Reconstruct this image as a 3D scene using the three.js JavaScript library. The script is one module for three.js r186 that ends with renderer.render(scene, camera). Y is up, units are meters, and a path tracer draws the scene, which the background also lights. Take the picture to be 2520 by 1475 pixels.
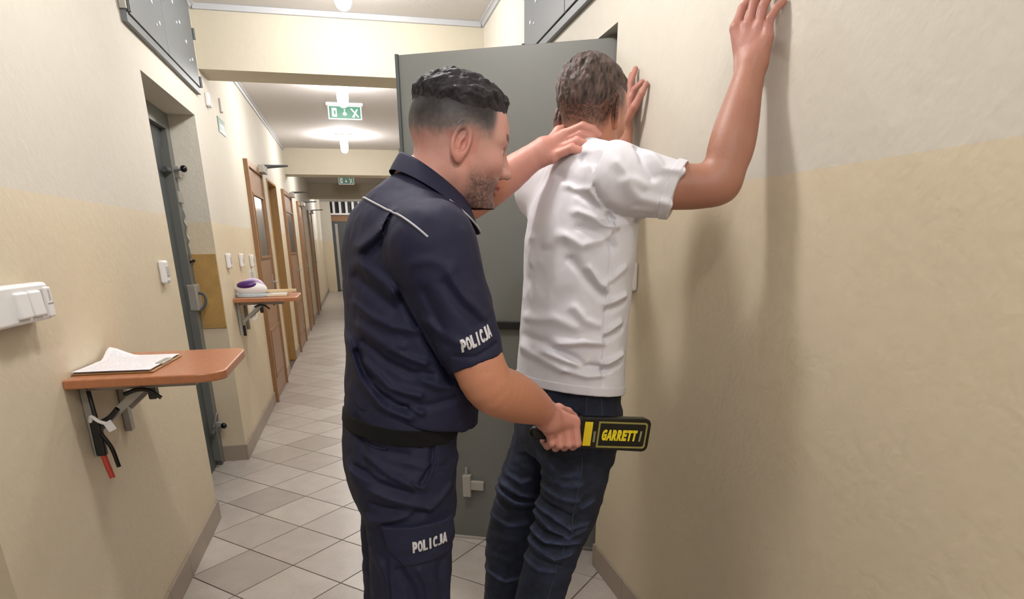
import * as THREE from 'three';
import { RoundedBoxGeometry } from 'three/addons/geometries/RoundedBoxGeometry.js';
import { mergeGeometries } from 'three/addons/utils/BufferGeometryUtils.js';
import { FontLoader } from 'three/addons/loaders/FontLoader.js';
import { TextGeometry } from 'three/addons/geometries/TextGeometry.js';

// ------------------------------------------------------------------ camera, exposure
const scene = new THREE.Scene();
scene.background = new THREE.Color(0x000000);
const camera = new THREE.PerspectiveCamera(51.22, 2520 / 1475, 0.05, 80);
camera.position.set(0, 1.36, 0);
camera.rotation.order = 'YXZ';
camera.rotation.set(-0.341336, -0.224272, -0.009319);
camera.setViewOffset(2520, 1475, 18.2, -410.6, 2520, 1475);
camera.updateProjectionMatrix();
const renderer = new THREE.WebGLRenderer({ antialias: true });
renderer.toneMapping = THREE.LinearToneMapping;
renderer.toneMappingExposure = 1.13;
renderer.shadowMap.enabled = true;
const LAMP = 2.9;              // candela of one corridor lamp
const LAMP_COLOR = 0xfbf7f4;

// ------------------------------------------------------------------ helpers
let seed = 12345;
const rnd = () => { seed = (seed * 1664525 + 1013904223) >>> 0; return seed / 4294967296; };
const V = (x, y, z) => new THREE.Vector3(x, y, z);
const used = {};
function numbered(n) { const k = used[n] = (used[n] || 0) + 1; return k === 1 ? n : n + '_' + String(k - 1).padStart(3, '0'); }
function thing(name, label, category, pos = [0, 0, 0], group) {
  const o = new THREE.Group(); o.name = numbered(name); o.position.set(...pos);
  o.userData = { label, category }; if (group) o.userData.group = group; scene.add(o); return o;
}
function struct(name, label) { const o = new THREE.Group(); o.name = name; o.userData = { kind: 'structure', label, category: name.split('_')[0] }; scene.add(o); return o; }
function part(name, geo, mat, parent, label) {
  const m = new THREE.Mesh(geo, mat); m.name = name; m.castShadow = m.receiveShadow = true;
  if (label) m.userData.label = label; parent.add(m); return m;
}
function metreUV(g) {          // uv in metres from the main direction of each face
  g = g.index ? g.toNonIndexed() : g; const p = g.attributes.position, n = p.count, uv = new Float32Array(n * 2);
  const a = V(), b = V(), c = V();
  for (let i = 0; i < n; i += 3) {
    a.fromBufferAttribute(p, i); b.fromBufferAttribute(p, i + 1); c.fromBufferAttribute(p, i + 2);
    b.sub(a); c.sub(a); b.cross(c); const x = Math.abs(b.x), y = Math.abs(b.y), z = Math.abs(b.z);
    for (let k = 0; k < 3; k++) {
      const X = p.getX(i + k), Y = p.getY(i + k), Z = p.getZ(i + k);
      if (x >= y && x >= z) { uv[2 * (i + k)] = Z; uv[2 * (i + k) + 1] = Y; }
      else if (y >= z) { uv[2 * (i + k)] = X; uv[2 * (i + k) + 1] = Z; }
      else { uv[2 * (i + k)] = X; uv[2 * (i + k) + 1] = Y; }
    }
  }
  g.setAttribute('uv', new THREE.BufferAttribute(uv, 2)); return g;
}
const bx = (x0, x1, y0, y1, z0, z1) => metreUV(new THREE.BoxGeometry(Math.abs(x1 - x0), Math.abs(y1 - y0), Math.abs(z1 - z0)).translate((x0 + x1) / 2, (y0 + y1) / 2, (z0 + z1) / 2));
const rb = (x0, x1, y0, y1, z0, z1, r = 0.003, s = 2) => metreUV(new RoundedBoxGeometry(Math.abs(x1 - x0), Math.abs(y1 - y0), Math.abs(z1 - z0), s, r).translate((x0 + x1) / 2, (y0 + y1) / 2, (z0 + z1) / 2));
function bar(a, b, r, seg = 10, r2 = r) {
  const d = V().subVectors(b, a), g = new THREE.CylinderGeometry(r2, r, d.length(), seg);
  g.applyQuaternion(new THREE.Quaternion().setFromUnitVectors(V(0, 1, 0), d.clone().normalize()));
  return g.translate((a.x + b.x) / 2, (a.y + b.y) / 2, (a.z + b.z) / 2);
}
const ball = (x, y, z, r, s = 14) => new THREE.SphereGeometry(r, s, s - 4).translate(x, y, z);
const tube = (pts, r, n = 40, seg = 8) => new THREE.TubeGeometry(new THREE.CatmullRomCurve3(pts), n, r, seg);
const merge = gs => mergeGeometries(gs.map(g => { const h = g.index ? g.toNonIndexed() : g; for (const k of Object.keys(h.attributes)) if (!['position', 'normal', 'uv'].includes(k)) h.deleteAttribute(k); return h; }));

// value noise
const perm = new Uint8Array(512); { for (let i = 0; i < 256; i++) perm[i] = i; for (let i = 255; i > 0; i--) { const j = Math.floor(rnd() * (i + 1)); [perm[i], perm[j]] = [perm[j], perm[i]]; } for (let i = 0; i < 256; i++) perm[i + 256] = perm[i]; }
const sm = t => t * t * (3 - 2 * t), lerp = (a, b, t) => a + (b - a) * t, clamp = (x, a, b) => Math.min(b, Math.max(a, x));
const sstep = (a, b, x) => sm(clamp((x - a) / (b - a), 0, 1));
function noise(x, y, z) {
  const X = Math.floor(x), Y = Math.floor(y), Z = Math.floor(z), u = sm(x - X), v = sm(y - Y), w = sm(z - Z);
  const h = (i, j, k) => perm[(perm[(perm[(X + i) & 255] + Y + j) & 255] + Z + k) & 255] / 255;
  return lerp(lerp(lerp(h(0, 0, 0), h(1, 0, 0), u), lerp(h(0, 1, 0), h(1, 1, 0), u), v), lerp(lerp(h(0, 0, 1), h(1, 0, 1), u), lerp(h(0, 1, 1), h(1, 1, 1), u), v), w) * 2 - 1;
}
// tiling texture from a function of (u,v) in 0..1 -> grey or [r,g,b] 0..1
function tex(n, fn, srgb, rep) {
  const d = new Uint8Array(n * n * 4);
  for (let y = 0; y < n; y++) for (let x = 0; x < n; x++) {
    const c = fn(x / n, y / n), k = 4 * (y * n + x), a = Array.isArray(c) ? c : [c, c, c];
    for (let i = 0; i < 3; i++) d[k + i] = clamp(Math.round(a[i] * 255), 0, 255); d[k + 3] = 255;
  }
  const t = new THREE.DataTexture(d, n, n); t.wrapS = t.wrapT = THREE.RepeatWrapping; t.magFilter = THREE.LinearFilter; t.minFilter = THREE.LinearMipmapLinearFilter; t.generateMipmaps = true;
  if (srgb) t.colorSpace = THREE.SRGBColorSpace; t.repeat.set(rep, rep); t.needsUpdate = true; return t;
}
// periodic noise: value noise on an f x f lattice that wraps
function pn(u, v, f, s = 0) {
  const x = u * f, y = v * f, X = Math.floor(x), Y = Math.floor(y), a = sm(x - X), b = sm(y - Y);
  const h = (i, j) => perm[(perm[((X + i) % f + f) % f] + ((Y + j) % f + f) % f + s * 37) & 255] / 255;
  return lerp(lerp(h(0, 0), h(1, 0), a), lerp(h(0, 1), h(1, 1), a), b);
}
const std = (color, roughness = 0.6, o = {}) => new THREE.MeshStandardMaterial({ color, roughness, ...o });

// ------------------------------------------------------------------ materials
const plasterBump = tex(512, (u, v) => 0.45 * pn(u, v, 34, 1) + 0.35 * pn(u, v, 70, 2) + 0.2 * pn(u, v, 128, 3), false, 1.5);
const plasterMap = (base, s) => tex(512, (u, v) => { const m = 0.965 + 0.035 * pn(u, v, 4, s) + 0.025 * pn(u, v, 11, s + 1) + 0.012 * (pn(u, v, 128, s + 2) - 0.5); return base.map(c => c * m); }, true, 0.31);
const M = {
  upper: std(0xffffff, 0.75, { map: plasterMap([0.82, 0.80, 0.752], 1), bumpMap: plasterBump, bumpScale: 0.0011 }),
  lower: std(0xffffff, 0.5, { map: plasterMap([0.832, 0.782, 0.682], 4), bumpMap: plasterBump, bumpScale: 0.0011 }),
  beam: std(0xffffff, 0.75, { map: plasterMap([0.765, 0.735, 0.66], 7), bumpMap: plasterBump, bumpScale: 0.0008 }),
  ceil: std(0xcfcbc8, 0.85, { bumpMap: plasterBump, bumpScale: 0.0006 }),
  trim: std(0xb4b6b9, 0.5),
  skirt: std(0x9c9083, 0.45),
  grout: std(0x5f5751, 0.9),
  steel: std(0x6b6d69, 0.45),
  steelDark: std(0x4b5052, 0.45, { metalness: 0.1 }),
  cabinet: std(0x6b7073, 0.5),
  galv: std(0xa5a29b, 0.4, { metalness: 0.25 }),
  black: std(0x131314, 0.45),
  blackGloss: std(0x0b0b0d, 0.22),
  white: std(0xe9e9ea, 0.35),
  whiteGrey: std(0xb9b8b6, 0.5),
  ochre: std(0xffffff, 0.6, { map: tex(256, (u, v) => { const m = 0.9 + 0.1 * pn(u, v, 9, 5) + 0.08 * (pn(u, v, 90, 6) - 0.5); return [0.73 * m, 0.585 * m, 0.335 * m]; }, true, 2) }),
  green: std(0x0f5a40, 0.4),
  screw: std(0xe6e8ec, 0.35),
};
const woodFn = (r, g, b) => (u, v) => { const w = pn(u, v, 6, 8) * 0.6 + pn((u * 1) % 1, (v * 1) % 1, 3, 9); const l = 0.5 + 0.5 * Math.sin((u * 16 + w * 5) * Math.PI); const m = 0.92 + 0.035 * l + 0.08 * (pn(u, v, 128, 10) - 0.5); return [r * m, g * m, b * m]; };
M.shelf = std(0xffffff, 0.32, { map: tex(256, woodFn(0.735, 0.485, 0.335), true, 2.2) });
M.door = std(0xffffff, 0.45, { map: tex(256, woodFn(0.63, 0.50, 0.40), true, 1.7) });
M.doorFrame = std(0xffffff, 0.45, { map: tex(256, woodFn(0.60, 0.445, 0.30), true, 1.7) });
M.casing = std(0xffffff, 0.5, { map: tex(256, woodFn(0.70, 0.55, 0.33), true, 1.7) });
M.glassDark = new THREE.MeshPhysicalMaterial({ color: 0x5f5a55, roughness: 0.15, metalness: 0 });
const tileMats = []; for (let i = 0; i < 5; i++) {
  const t = [[0.725, 0.695, 0.665], [0.70, 0.668, 0.64], [0.745, 0.718, 0.688], [0.675, 0.642, 0.612], [0.735, 0.708, 0.68]][i];
  tileMats.push(std(0xffffff, 0.33, { map: tex(128, (u, v) => { const m = 0.95 + 0.05 * pn(u, v, 7, i) + 0.05 * (pn(u, v, 64, i + 3) - 0.5); return t.map(c => c * m); }, true, 2.1 + 0.2 * i) }));
}

// ------------------------------------------------------------------ room shell
const XL = -0.805, XR = 0.945, Z0 = 4.6, ZE = -21.2, PAINT = 1.5, C1 = 2.70, C2 = 2.625;
const LD = [[-0.45, -1.455], [-3.31, -4.31]];        // left cell doorways (near z, far z)
const RD = [-2.35, -3.32], OPEN_H = 2.068;
const D2 = [-7.5, -8.35];                             // open wooden doorway on the left
// floor
const floor = struct('floor', 'floor of beige ceramic tiles laid diagonally');
part('screed', bx(XL - 0.6, XR + 2.4, -0.12, -0.004, Z0 + 0.1, ZE - 2.6), M.grout, floor);
{
  const clip = (poly, ax, sgn, lim) => { const out = []; for (let i = 0; i < poly.length; i++) { const a = poly[i], b = poly[(i + 1) % poly.length], da = sgn * (a[ax] - lim), db = sgn * (b[ax] - lim); if (da >= 0) out.push(a); if (da * db < 0) { const t = da / (da - db); out.push([a[0] + t * (b[0] - a[0]), a[1] + t * (b[1] - a[1])]); } } return out; };
  const regions = [[XL, XR, ZE - 1.2, Z0], [XL - 0.19, XL, LD[1][1], LD[1][0]], [XL - 0.15, XL, LD[0][1], LD[0][0]], [XR, XR + 1.6, RD[1], RD[0]]];
  const hd = 0.2125, g = 0.0028, q = hd - g * 1.414, rest = []; let made = [];
  const prism = poly => {
    const pos = [], up = 0, dn = -0.006, e = 0.0012, c = poly.reduce((s, p) => [s[0] + p[0] / poly.length, s[1] + p[1] / poly.length], [0, 0]);
    const inn = poly.map(p => { const d = Math.hypot(p[0] - c[0], p[1] - c[1]) || 1; return [p[0] - (p[0] - c[0]) / d * e, p[1] - (p[1] - c[1]) / d * e]; });
    for (let i = 0; i < poly.length; i++) {
      const j = (i + 1) % poly.length, A = inn[i], B = inn[j], C = poly[i], D = poly[j];
      pos.push(c[0], up, c[1], B[0], up, B[1], A[0], up, A[1]);
      pos.push(A[0], up, A[1], B[0], up, B[1], C[0], up - e, C[1], B[0], up, B[1], D[0], up - e, D[1], C[0], up - e, C[1]);
      pos.push(C[0], up - e, C[1], D[0], up - e, D[1], C[0], dn, C[1], D[0], up - e, D[1], D[0], dn, D[1], C[0], dn, C[1]);
    }
    const ge = new THREE.BufferGeometry(); ge.setAttribute('position', new THREE.Float32BufferAttribute(pos, 3));
    // orient up
    const p = ge.attributes.position, a = V(), b = V(), cc = V(), mid = V(c[0], -0.02, c[1]);
    for (let i = 0; i < p.count; i += 3) { a.fromBufferAttribute(p, i); b.fromBufferAttribute(p, i + 1); cc.fromBufferAttribute(p, i + 2); const nn = V().subVectors(b, a).cross(V().subVectors(cc, a)); const ce = a.clone().add(b).add(cc).divideScalar(3).sub(mid); if (nn.dot(ce) < 0) { p.setXYZ(i + 1, cc.x, cc.y, cc.z); p.setXYZ(i + 2, b.x, b.y, b.z); } }
    ge.computeVertexNormals(); return metreUV(ge);
  };
  for (let i = -12; i < 20; i++) for (let j = -110; j < 37; j++) {
    if ((i + j) & 1) continue;
    const cx = -0.5895 + hd * (i + 1), cz = -2.88 + hd * j;
    const sq = [[cx - q, cz], [cx, cz - q], [cx + q, cz], [cx, cz + q]], geos = [];
    for (const [x0, x1, z0, z1] of regions) {
      let p = clip(clip(clip(clip(sq, 0, 1, x0), 0, -1, x1), 1, 1, z0), 1, -1, z1);
      if (p.length > 2) { let A = 0; for (let k = 0; k < p.length; k++) { const a = p[k], b = p[(k + 1) % p.length]; A += a[0] * b[1] - b[0] * a[1]; } if (Math.abs(A) > 2e-4) geos.push(prism(p)); }
    }
    if (geos.length) made.push({ z: cz, vis: cz < -1.2 && cz > -13.2 && cx < 1.0, g: geos.length > 1 ? merge(geos) : geos[0] });
  }
  made.sort((a, b) => b.z - a.z); let n = 0;
  for (const t of made) { if (t.vis && n < 290) { part('tile', t.g, tileMats[Math.floor(rnd() * 5)], floor); n++; } else rest.push(t.g); }
  const r = part('far_tiles', merge(rest), tileMats[0], floor); r.userData.kind = 'stuff';
}
// walls: painted in two tones, split round the openings
function wallRun(parent, x0, x1, z0, z1, top, y0 = 0) {
  if (y0 < PAINT) part('lower_paint', bx(x0, x1, y0, PAINT, z0, z1), M.lower, parent);
  part('upper_paint', bx(x0, x1, Math.max(PAINT, y0), top, z0, z1), M.upper, parent);
}
const WT = 0.4;
const wl = struct('wall_left', 'left corridor wall painted cream above and beige below');
wallRun(wl, XL - WT, XL, Z0, LD[0][0], C1); wallRun(wl, XL - WT, XL, LD[0][1], LD[1][0], C1); wallRun(wl, XL - WT, XL, LD[1][1], D2[0], C1); wallRun(wl, XL - WT, XL, D2[1], ZE, C1);
for (const d of LD) wallRun(wl, XL - WT, XL, d[0], d[1], C1, OPEN_H);
wallRun(wl, XL - WT, XL, D2[0], D2[1], C1, 2.03);
const wr = struct('wall_right', 'right corridor wall painted cream above and beige below');
wallRun(wr, XR, XR + WT, Z0, RD[0], C1); wallRun(wr, XR, XR + WT, RD[1], ZE, C1); wallRun(wr, XR, XR + WT, RD[0], RD[1], C1, OPEN_H);
const wb = struct('wall_back', 'wall closing the corridor behind the viewer');
wallRun(wb, XL - WT, XR + WT, Z0, Z0 + 0.2, C1);
// cell behind the open steel door
const cell = struct('wall_cell', 'plain walls of the cell behind the open steel door');
part('cell_wall', bx(XR + WT, XR + 2.4, 0, 2.5, RD[0] + 0.5, RD[0] + 0.6), M.upper, cell);
part('cell_wall', bx(XR + WT, XR + 2.4, 0, 2.5, RD[1] - 0.6, RD[1] - 0.5), M.upper, cell);
part('cell_wall', bx(XR + 2.3, XR + 2.4, 0, 2.5, RD[1] - 0.5, RD[0] + 0.5), M.upper, cell);
part('cell_ceiling', bx(XR + WT, XR + 2.4, 2.5, 2.6, RD[1] - 0.6, RD[0] + 0.6), M.ceil, cell);
// ceiling, cross beams, cornice
const ceil = struct('ceiling', 'pale grey ceiling crossed by cream beams');
part('ceiling_panel', bx(XL - WT, XR + WT, C1, C1 + 0.2, Z0 + 0.2, -4.63), M.ceil, ceil);
part('ceiling_panel', bx(XL - WT, XR + WT, C2, C1 + 0.19, -4.75, ZE - 2.5), M.ceil, ceil);
part('beam', bx(XL, XR, 2.368, C1, -4.63, -4.92), M.beam, ceil);
part('beam', bx(XL, XR, 2.297, C2, -9.9, -10.25), M.beam, ceil);
part('beam', bx(XL, XR, 2.335, C2, -15.2, -15.6), M.beam, ceil);
{
  const tr = struct('trim_1', 'white cornice strip along the ceiling edge');
  const prof = (s) => { const sh = new THREE.Shape(); sh.moveTo(0, 0); sh.lineTo(0.03 * s, 0); sh.lineTo(0.03 * s, -0.010); sh.quadraticCurveTo(0.012 * s, -0.012, 0.012 * s, -0.03); sh.lineTo(0, -0.03); return sh; };
  const run = (x, s, y, z0, z1) => { const g = new THREE.ExtrudeGeometry(prof(s), { depth: Math.abs(z1 - z0), bevelEnabled: false }); g.translate(x, y, Math.min(z0, z1)); return g; };
  part('cornice', run(XL, 1, C1, Z0, -4.63), M.trim, tr); part('cornice', run(XR, -1, C1, Z0, -4.63), M.trim, tr);
  part('cornice', run(XL, 1, C2, -4.92, -9.9), M.trim, tr); part('cornice', run(XR, -1, C2, -4.92, -9.9), M.trim, tr);
  const f2 = bx(XL + 0.02, XR - 0.02, C1 - 0.03, C1 - 0.0005, -4.63, -4.612);
  part('cornice', f2, M.trim, tr);
}
// skirting tiles
{
  const skirt = (name, label, x, s, runs) => {
    const b = struct(name, label); const H = 0.105, T = 0.012;
    for (const [a, c] of runs) for (let z = a; z > c + 0.001; z -= 0.301) { const e = Math.max(c, z - 0.301); part('skirting_tile', rb(x, x + s * T, 0, H, z - 0.001, e + 0.001, 0.0015, 1), M.skirt, b); }
    return b;
  };
  const bl = skirt('baseboard_left', 'taupe tile skirting along the left wall', XL, 1, [[Z0, LD[0][0]], [LD[0][1], LD[1][0]], [LD[1][1] + 0.012, -5.96], [-6.96, -7.45], [-8.4, -8.93], [-10.15, -11.25], [-12.3, -13.9], [-15, ZE]]);
  part('skirting_tile', rb(XL - 0.145, XL, 0, 0.105, LD[1][1] + 0.012, LD[1][1], 0.0015, 1), M.skirt, bl);
  skirt('baseboard_right', 'taupe tile skirting along the right wall', XR, -1, [[Z0, RD[0]], [RD[1], -12]]);
}

// ------------------------------------------------------------------ corridor lamps (jar lights under the ceiling)
function jarLamp(x, y, z, label, base = true) {
  const L = thing('ceiling_lamp', label, 'lamp', [x, y, z], 'jar lamps along the corridor ceiling');
  if (base) { part('base_plate', rb(-0.1, 0.1, -0.018, 0, -0.1, 0.1, 0.004), M.whiteGrey, L); }
  const holder = new THREE.LatheGeometry([[0.0, -0.018], [0.062, -0.018], [0.06, -0.03], [0.049, -0.05], [0, -0.05]].map(p => new THREE.Vector2(...p)), 28);
  part('lamp_holder', holder, M.whiteGrey, L);
  const jar = new THREE.LatheGeometry([[0.0, -0.20], [0.018, -0.198], [0.034, -0.187], [0.043, -0.165], [0.047, -0.13], [0.048, -0.05], [0.0, -0.05]].map(p => new THREE.Vector2(...p)), 32);
  part('glass_jar', jar, new THREE.MeshStandardMaterial({ color: 0xffffff, roughness: 0.2, emissive: 0xf3f3ff, emissiveIntensity: 5 }), L);
  const p = new THREE.PointLight(LAMP_COLOR, LAMP, 0, 2); p.position.set(0, -0.125, 0); p.castShadow = true; p.shadow.radius = 5; p.name = 'lamp_light'; L.add(p);
  return L;
}
jarLamp(0.05, C1, 0.35, 'jar lamp on the ceiling behind the viewer');
jarLamp(0.05, C1, 2.6, 'jar lamp farthest behind the viewer');
jarLamp(0.06, C1, -1.85, 'jar lamp on the ceiling above the two men');
jarLamp(0.064, C1, -3.9, 'jar lamp in front of the first cross beam');
jarLamp(0.033, C2, -5.95, 'jar lamp hanging just before the green exit sign');
jarLamp(0.02, C2, -8.7, 'jar lamp behind the green exit sign, smallest in view');
jarLamp(0.02, C2, -11.0, 'jar lamp hidden behind the second cross beam');
jarLamp(0.02, C2, -16.8, 'jar lamp hidden behind the third cross beam');
jarLamp(0.5, C2, -19.6, 'jar lamp beside the barred gate at the far end');

// ------------------------------------------------------------------ hanging signs
function canvasTex(w, h, draw) { const c = document.createElement('canvas'); c.width = w; c.height = h; draw(c.getContext('2d'), w, h); const t = new THREE.CanvasTexture(c); t.colorSpace = THREE.SRGBColorSpace; return t; }
function drawExit(x, w, h) {
  x.fillStyle = '#1c7458'; x.fillRect(0, 0, w, h); x.fillStyle = '#f2f6f2';
  x.fillRect(w * 0.08, h * 0.14, w * 0.16, h * 0.74); x.fillStyle = '#1c7458'; x.fillRect(w * 0.15, h * 0.34, w * 0.05, h * 0.34); x.fillStyle = '#f2f6f2';
  x.beginPath(); x.arc(w * 0.49, h * 0.62, h * 0.15, 0, 7); x.fill(); x.fillRect(w * 0.475, h * 0.2, w * 0.03, h * 0.4);
  x.lineWidth = h * 0.11; x.strokeStyle = '#f2f6f2'; x.beginPath(); x.moveTo(w * 0.70, h * 0.16); x.lineTo(w * 0.93, h * 0.86); x.moveTo(w * 0.9, h * 0.2); x.lineTo(w * 0.76, h * 0.84); x.stroke();
  x.beginPath(); x.arc(w * 0.77, h * 0.82, h * 0.1, 0, 7); x.fill();
}
function exitSign(z, x0, x1, yt, yb, yc, label) {
  const S = thing('exit_sign', label, 'sign', [(x0 + x1) / 2, yb, z]); const w = x1 - x0, h = yt - yb;
  part('sign_housing', rb(-w / 2 - 0.015, w / 2 + 0.015, h, yc - yb, -0.04, 0.03, 0.006), M.white, S);
  part('sign_frame', rb(-w / 2, w / 2, 0, h + 0.002, -0.012, 0.006, 0.003), M.white, S);
  part('sign_face', new THREE.PlaneGeometry(w - 0.024, h - 0.016).translate(0, h / 2 + 0.003, 0.0068), new THREE.MeshStandardMaterial({ map: canvasTex(512, 220, drawExit), roughness: 0.4, emissive: 0xffffff, emissiveMap: canvasTex(512, 220, drawExit), emissiveIntensity: 0.02 }), S);
}
exitSign(-6.85, -0.108, 0.203, 2.60, 2.485, C2, 'green lit exit sign with white pictograms under the ceiling');
exitSign(-13.2, -0.13, 0.155, 2.575, 2.445, C2, 'small green exit sign far down the corridor');
{
  const s = thing('wall_sign', 'green evacuation arrow sign on the left wall past the doorway', 'sign', [XL, 2.14, -5.17]);
  part('sign_plate', rb(0, 0.004, -0.045, 0.05, -0.125, 0.125, 0.0015), M.green, s);
  const a = new THREE.Shape(); [[-0.075, -0.006], [0.03, -0.006], [0.03, -0.018], [0.07, 0.002], [0.03, 0.022], [0.03, 0.010], [-0.075, 0.010]].forEach((p, i) => i ? a.lineTo(...p) : a.moveTo(...p));
  part('arrow', new THREE.ExtrudeGeometry(a, { depth: 0.0008, bevelEnabled: false }).rotateY(Math.PI / 2).translate(0.0042, 0, 0), M.white, s);
  const d1 = thing('wall_sensor', 'small white box high on the left wall under the steel hatch', 'sensor', [XL, 2.19, -4.74]);
  part('housing', rb(0, 0.022, 0, 0.075, -0.022, 0.022, 0.006), M.white, d1); part('lower_lip', rb(0.003, 0.026, -0.007, 0.007, -0.016, 0.016, 0.003), M.whiteGrey, d1);
  const d2 = thing('wall_sensor', 'slim white strip above the green arrow sign', 'sensor', [XL, 2.24, -5.22]);
  part('housing', rb(0, 0.014, 0, 0.085, -0.014, 0.014, 0.005), M.white, d2); part('lower_lip', rb(0.002, 0.017, -0.005, 0.005, -0.010, 0.010, 0.002), M.whiteGrey, d2);
}

// ------------------------------------------------------------------ steel hatches above the doorways
function hatch(name, label, x, s, z0, z1, y0, y1, split) {
  const o = thing(name, label, 'hatch', [x, y0, (z0 + z1) / 2]); const c = (z0 + z1) / 2, H = y1 - y0, a = z0 - c, b = z1 - c, sp = split - c;
  const T = 0.022;
  part('frame', merge([bx(0, s * T, 0, 0.03, a, b), bx(0, s * T, H - 0.03, H, a, b), bx(0, s * T, 0.03, H - 0.03, a, a - 0.025), bx(0, s * T, 0.03, H - 0.03, b + 0.025, b)]), M.cabinet, o);
  const leaves = [[a - 0.028, sp + 0.004], [sp - 0.004, b + 0.028]];
  leaves.forEach(([p, q], i) => {
    const lf = part('door_leaf', rb(s * 0.005, s * (T + 0.006), 0.034, H - 0.034, p, q, 0.003), M.cabinet, o);
    const n = 5; for (let k = 0; k < n; k++) {
      const t = (k + 0.6) / n, hz = lerp(p, q, 0.12 + 0.76 * t), hy = i ? 0.42 - 0.30 * t : 0.40 - 0.29 * t;
      part('screw', new THREE.CylinderGeometry(0.009, 0.009, 0.004, 12).rotateZ(Math.PI / 2).translate(s * (T + 0.0075), hy, hz), M.screw, lf);
      if (k % 2) part('screw', new THREE.CylinderGeometry(0.006, 0.006, 0.004, 10).rotateZ(Math.PI / 2).translate(s * (T + 0.0075), hy - 0.08, hz - 0.03), M.screw, lf);
    }
  });
  part('catch_plate', rb(s * T, s * (T + 0.016), 0.27, 0.31, sp - 0.05, sp - 0.015, 0.003), M.steelDark, o);
  for (const [zz, d] of [[a, 1], [b, -1]]) for (const y of [0.06, 0.30]) {
    const hg = part('hinge', bar(V(s * (T + 0.008), y - 0.025, zz - d * 0.012), V(s * (T + 0.008), y + 0.03, zz - d * 0.012), 0.009, 10), M.steelDark, o);
    part('hinge_flap', rb(s * 0.002, s * (T + 0.006), y - 0.02, y + 0.025, zz + d * 0.012, zz - d * 0.01, 0.002, 1), M.galv, hg);
  }
  return o;
}
hatch('steel_hatch', 'grey two-leaf steel hatch above the left doorway', XL, 1, -3.165, -4.48, 2.202, C1 - 0.035, -3.78);
hatch('steel_hatch', 'grey steel hatch high on the right wall above the open door', XR, -1, -2.2, -3.52, 2.206, C1 - 0.035, -2.86);

// ------------------------------------------------------------------ left cell doors (closed, set back in the reveal)
function cellDoor(n, z0, z1, detail) {
  const o = struct('door_' + n, 'grey steel cell door set back in a deep reveal'); const x = XL - 0.145;
  const fr = 0.085;
  part('door_frame', merge([bx(x - 0.1, x, 0, OPEN_H - 0.001, z1 + 0.001, z1 + fr), bx(x - 0.1, x, 0, OPEN_H - 0.001, z0 - fr, z0 - 0.001), bx(x - 0.1, x, OPEN_H - fr, OPEN_H - 0.001, z1 + fr, z0 - fr)]), M.steel, o);
  const leaf = part('door_leaf', bx(x - 0.075, x - 0.03, 0.01, OPEN_H - fr - 0.003, z1 + fr + 0.003, z0 - fr - 0.003), M.steelDark, o);
  part('backing', bx(x - 0.255, x - 0.245, 0, OPEN_H, z1, z0), M.black, o);
  if (!detail) return o;
  part('edge_channel', bx(x - 0.03, x + 0.012, 0.05, OPEN_H - fr - 0.1, z1 + fr + 0.03, z1 + fr + 0.06), M.steel, leaf);
  const bolt = (y, len) => {
    const b = part('bolt', merge([bar(V(x - 0.0, y, z1 + 0.09), V(x - 0.0, y, z1 + 0.25), 0.012), bar(V(x - 0.0, y, z1 + 0.12), V(x + len, y + 0.012, z1 + 0.1), 0.006)]), M.steelDark, o);
    part('knob', ball(x + len, y + 0.014, z1 + 0.1, 0.019), M.blackGloss, b);
    part('keeper', rb(x - 0.004, x + 0.03, y - 0.03, y + 0.03, z1 + 0.02, z1 + 0.075, 0.004), M.galv, b);
  };
  bolt(1.765, 0.062); bolt(0.255, 0.05);
  part('lock_case', rb(x - 0.02, x + 0.022, 1.60, 1.66, z1 + 0.04, z1 + 0.13, 0.004), M.galv, o);
  const lk = part('lock_case', rb(x - 0.02, x + 0.03, 1.0, 1.15, z1 + 0.03, z1 + 0.15, 0.006), M.galv, o);
  part('handle', tube([V(x + 0.03, 1.10, z1 + 0.1), V(x + 0.06, 1.09, z1 + 0.1), V(x + 0.065, 1.04, z1 + 0.11), V(x + 0.035, 1.0, z1 + 0.12)], 0.008, 20), M.steelDark, lk);
  const ch = []; for (let k = 0; k < 12; k++) { const t = k / 11; ch.push(V(x + 0.012 + 0.006 * Math.sin(k * 2.4), 1.56 - 0.29 * t, z1 + 0.05 + 0.006 * Math.cos(k * 2.1))); }
  part('chain', tube(ch, 0.0045, 60, 6), M.galv, o);
  part('chain_hook', bar(V(x + 0.0, 1.275, z1 + 0.05), V(x + 0.03, 1.285, z1 + 0.05), 0.007), M.black, o);
  part('wire_loop', tube([V(x + 0.0, 0.28, z1 + 0.16), V(x + 0.03, 0.36, z1 + 0.16), V(x + 0.03, 0.36, z1 + 0.12), V(x + 0.02, 0.30, z1 + 0.1)], 0.004, 30, 6), M.galv, o);
  return o;
}
cellDoor(1, LD[1][0], LD[1][1], true);
cellDoor(2, LD[0][0], LD[0][1], false);
{ // ochre board on the far reveal of the doorway
  const o = thing('protective_board', 'ochre hardboard panel fixed to the doorway reveal', 'board', [-0.88, 0.878, LD[1][1]]);
  part('board', rb(-0.066, 0.072, 0, 0.442, 0.001, 0.008, 0.0015, 1), M.ochre, o);
}

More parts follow.
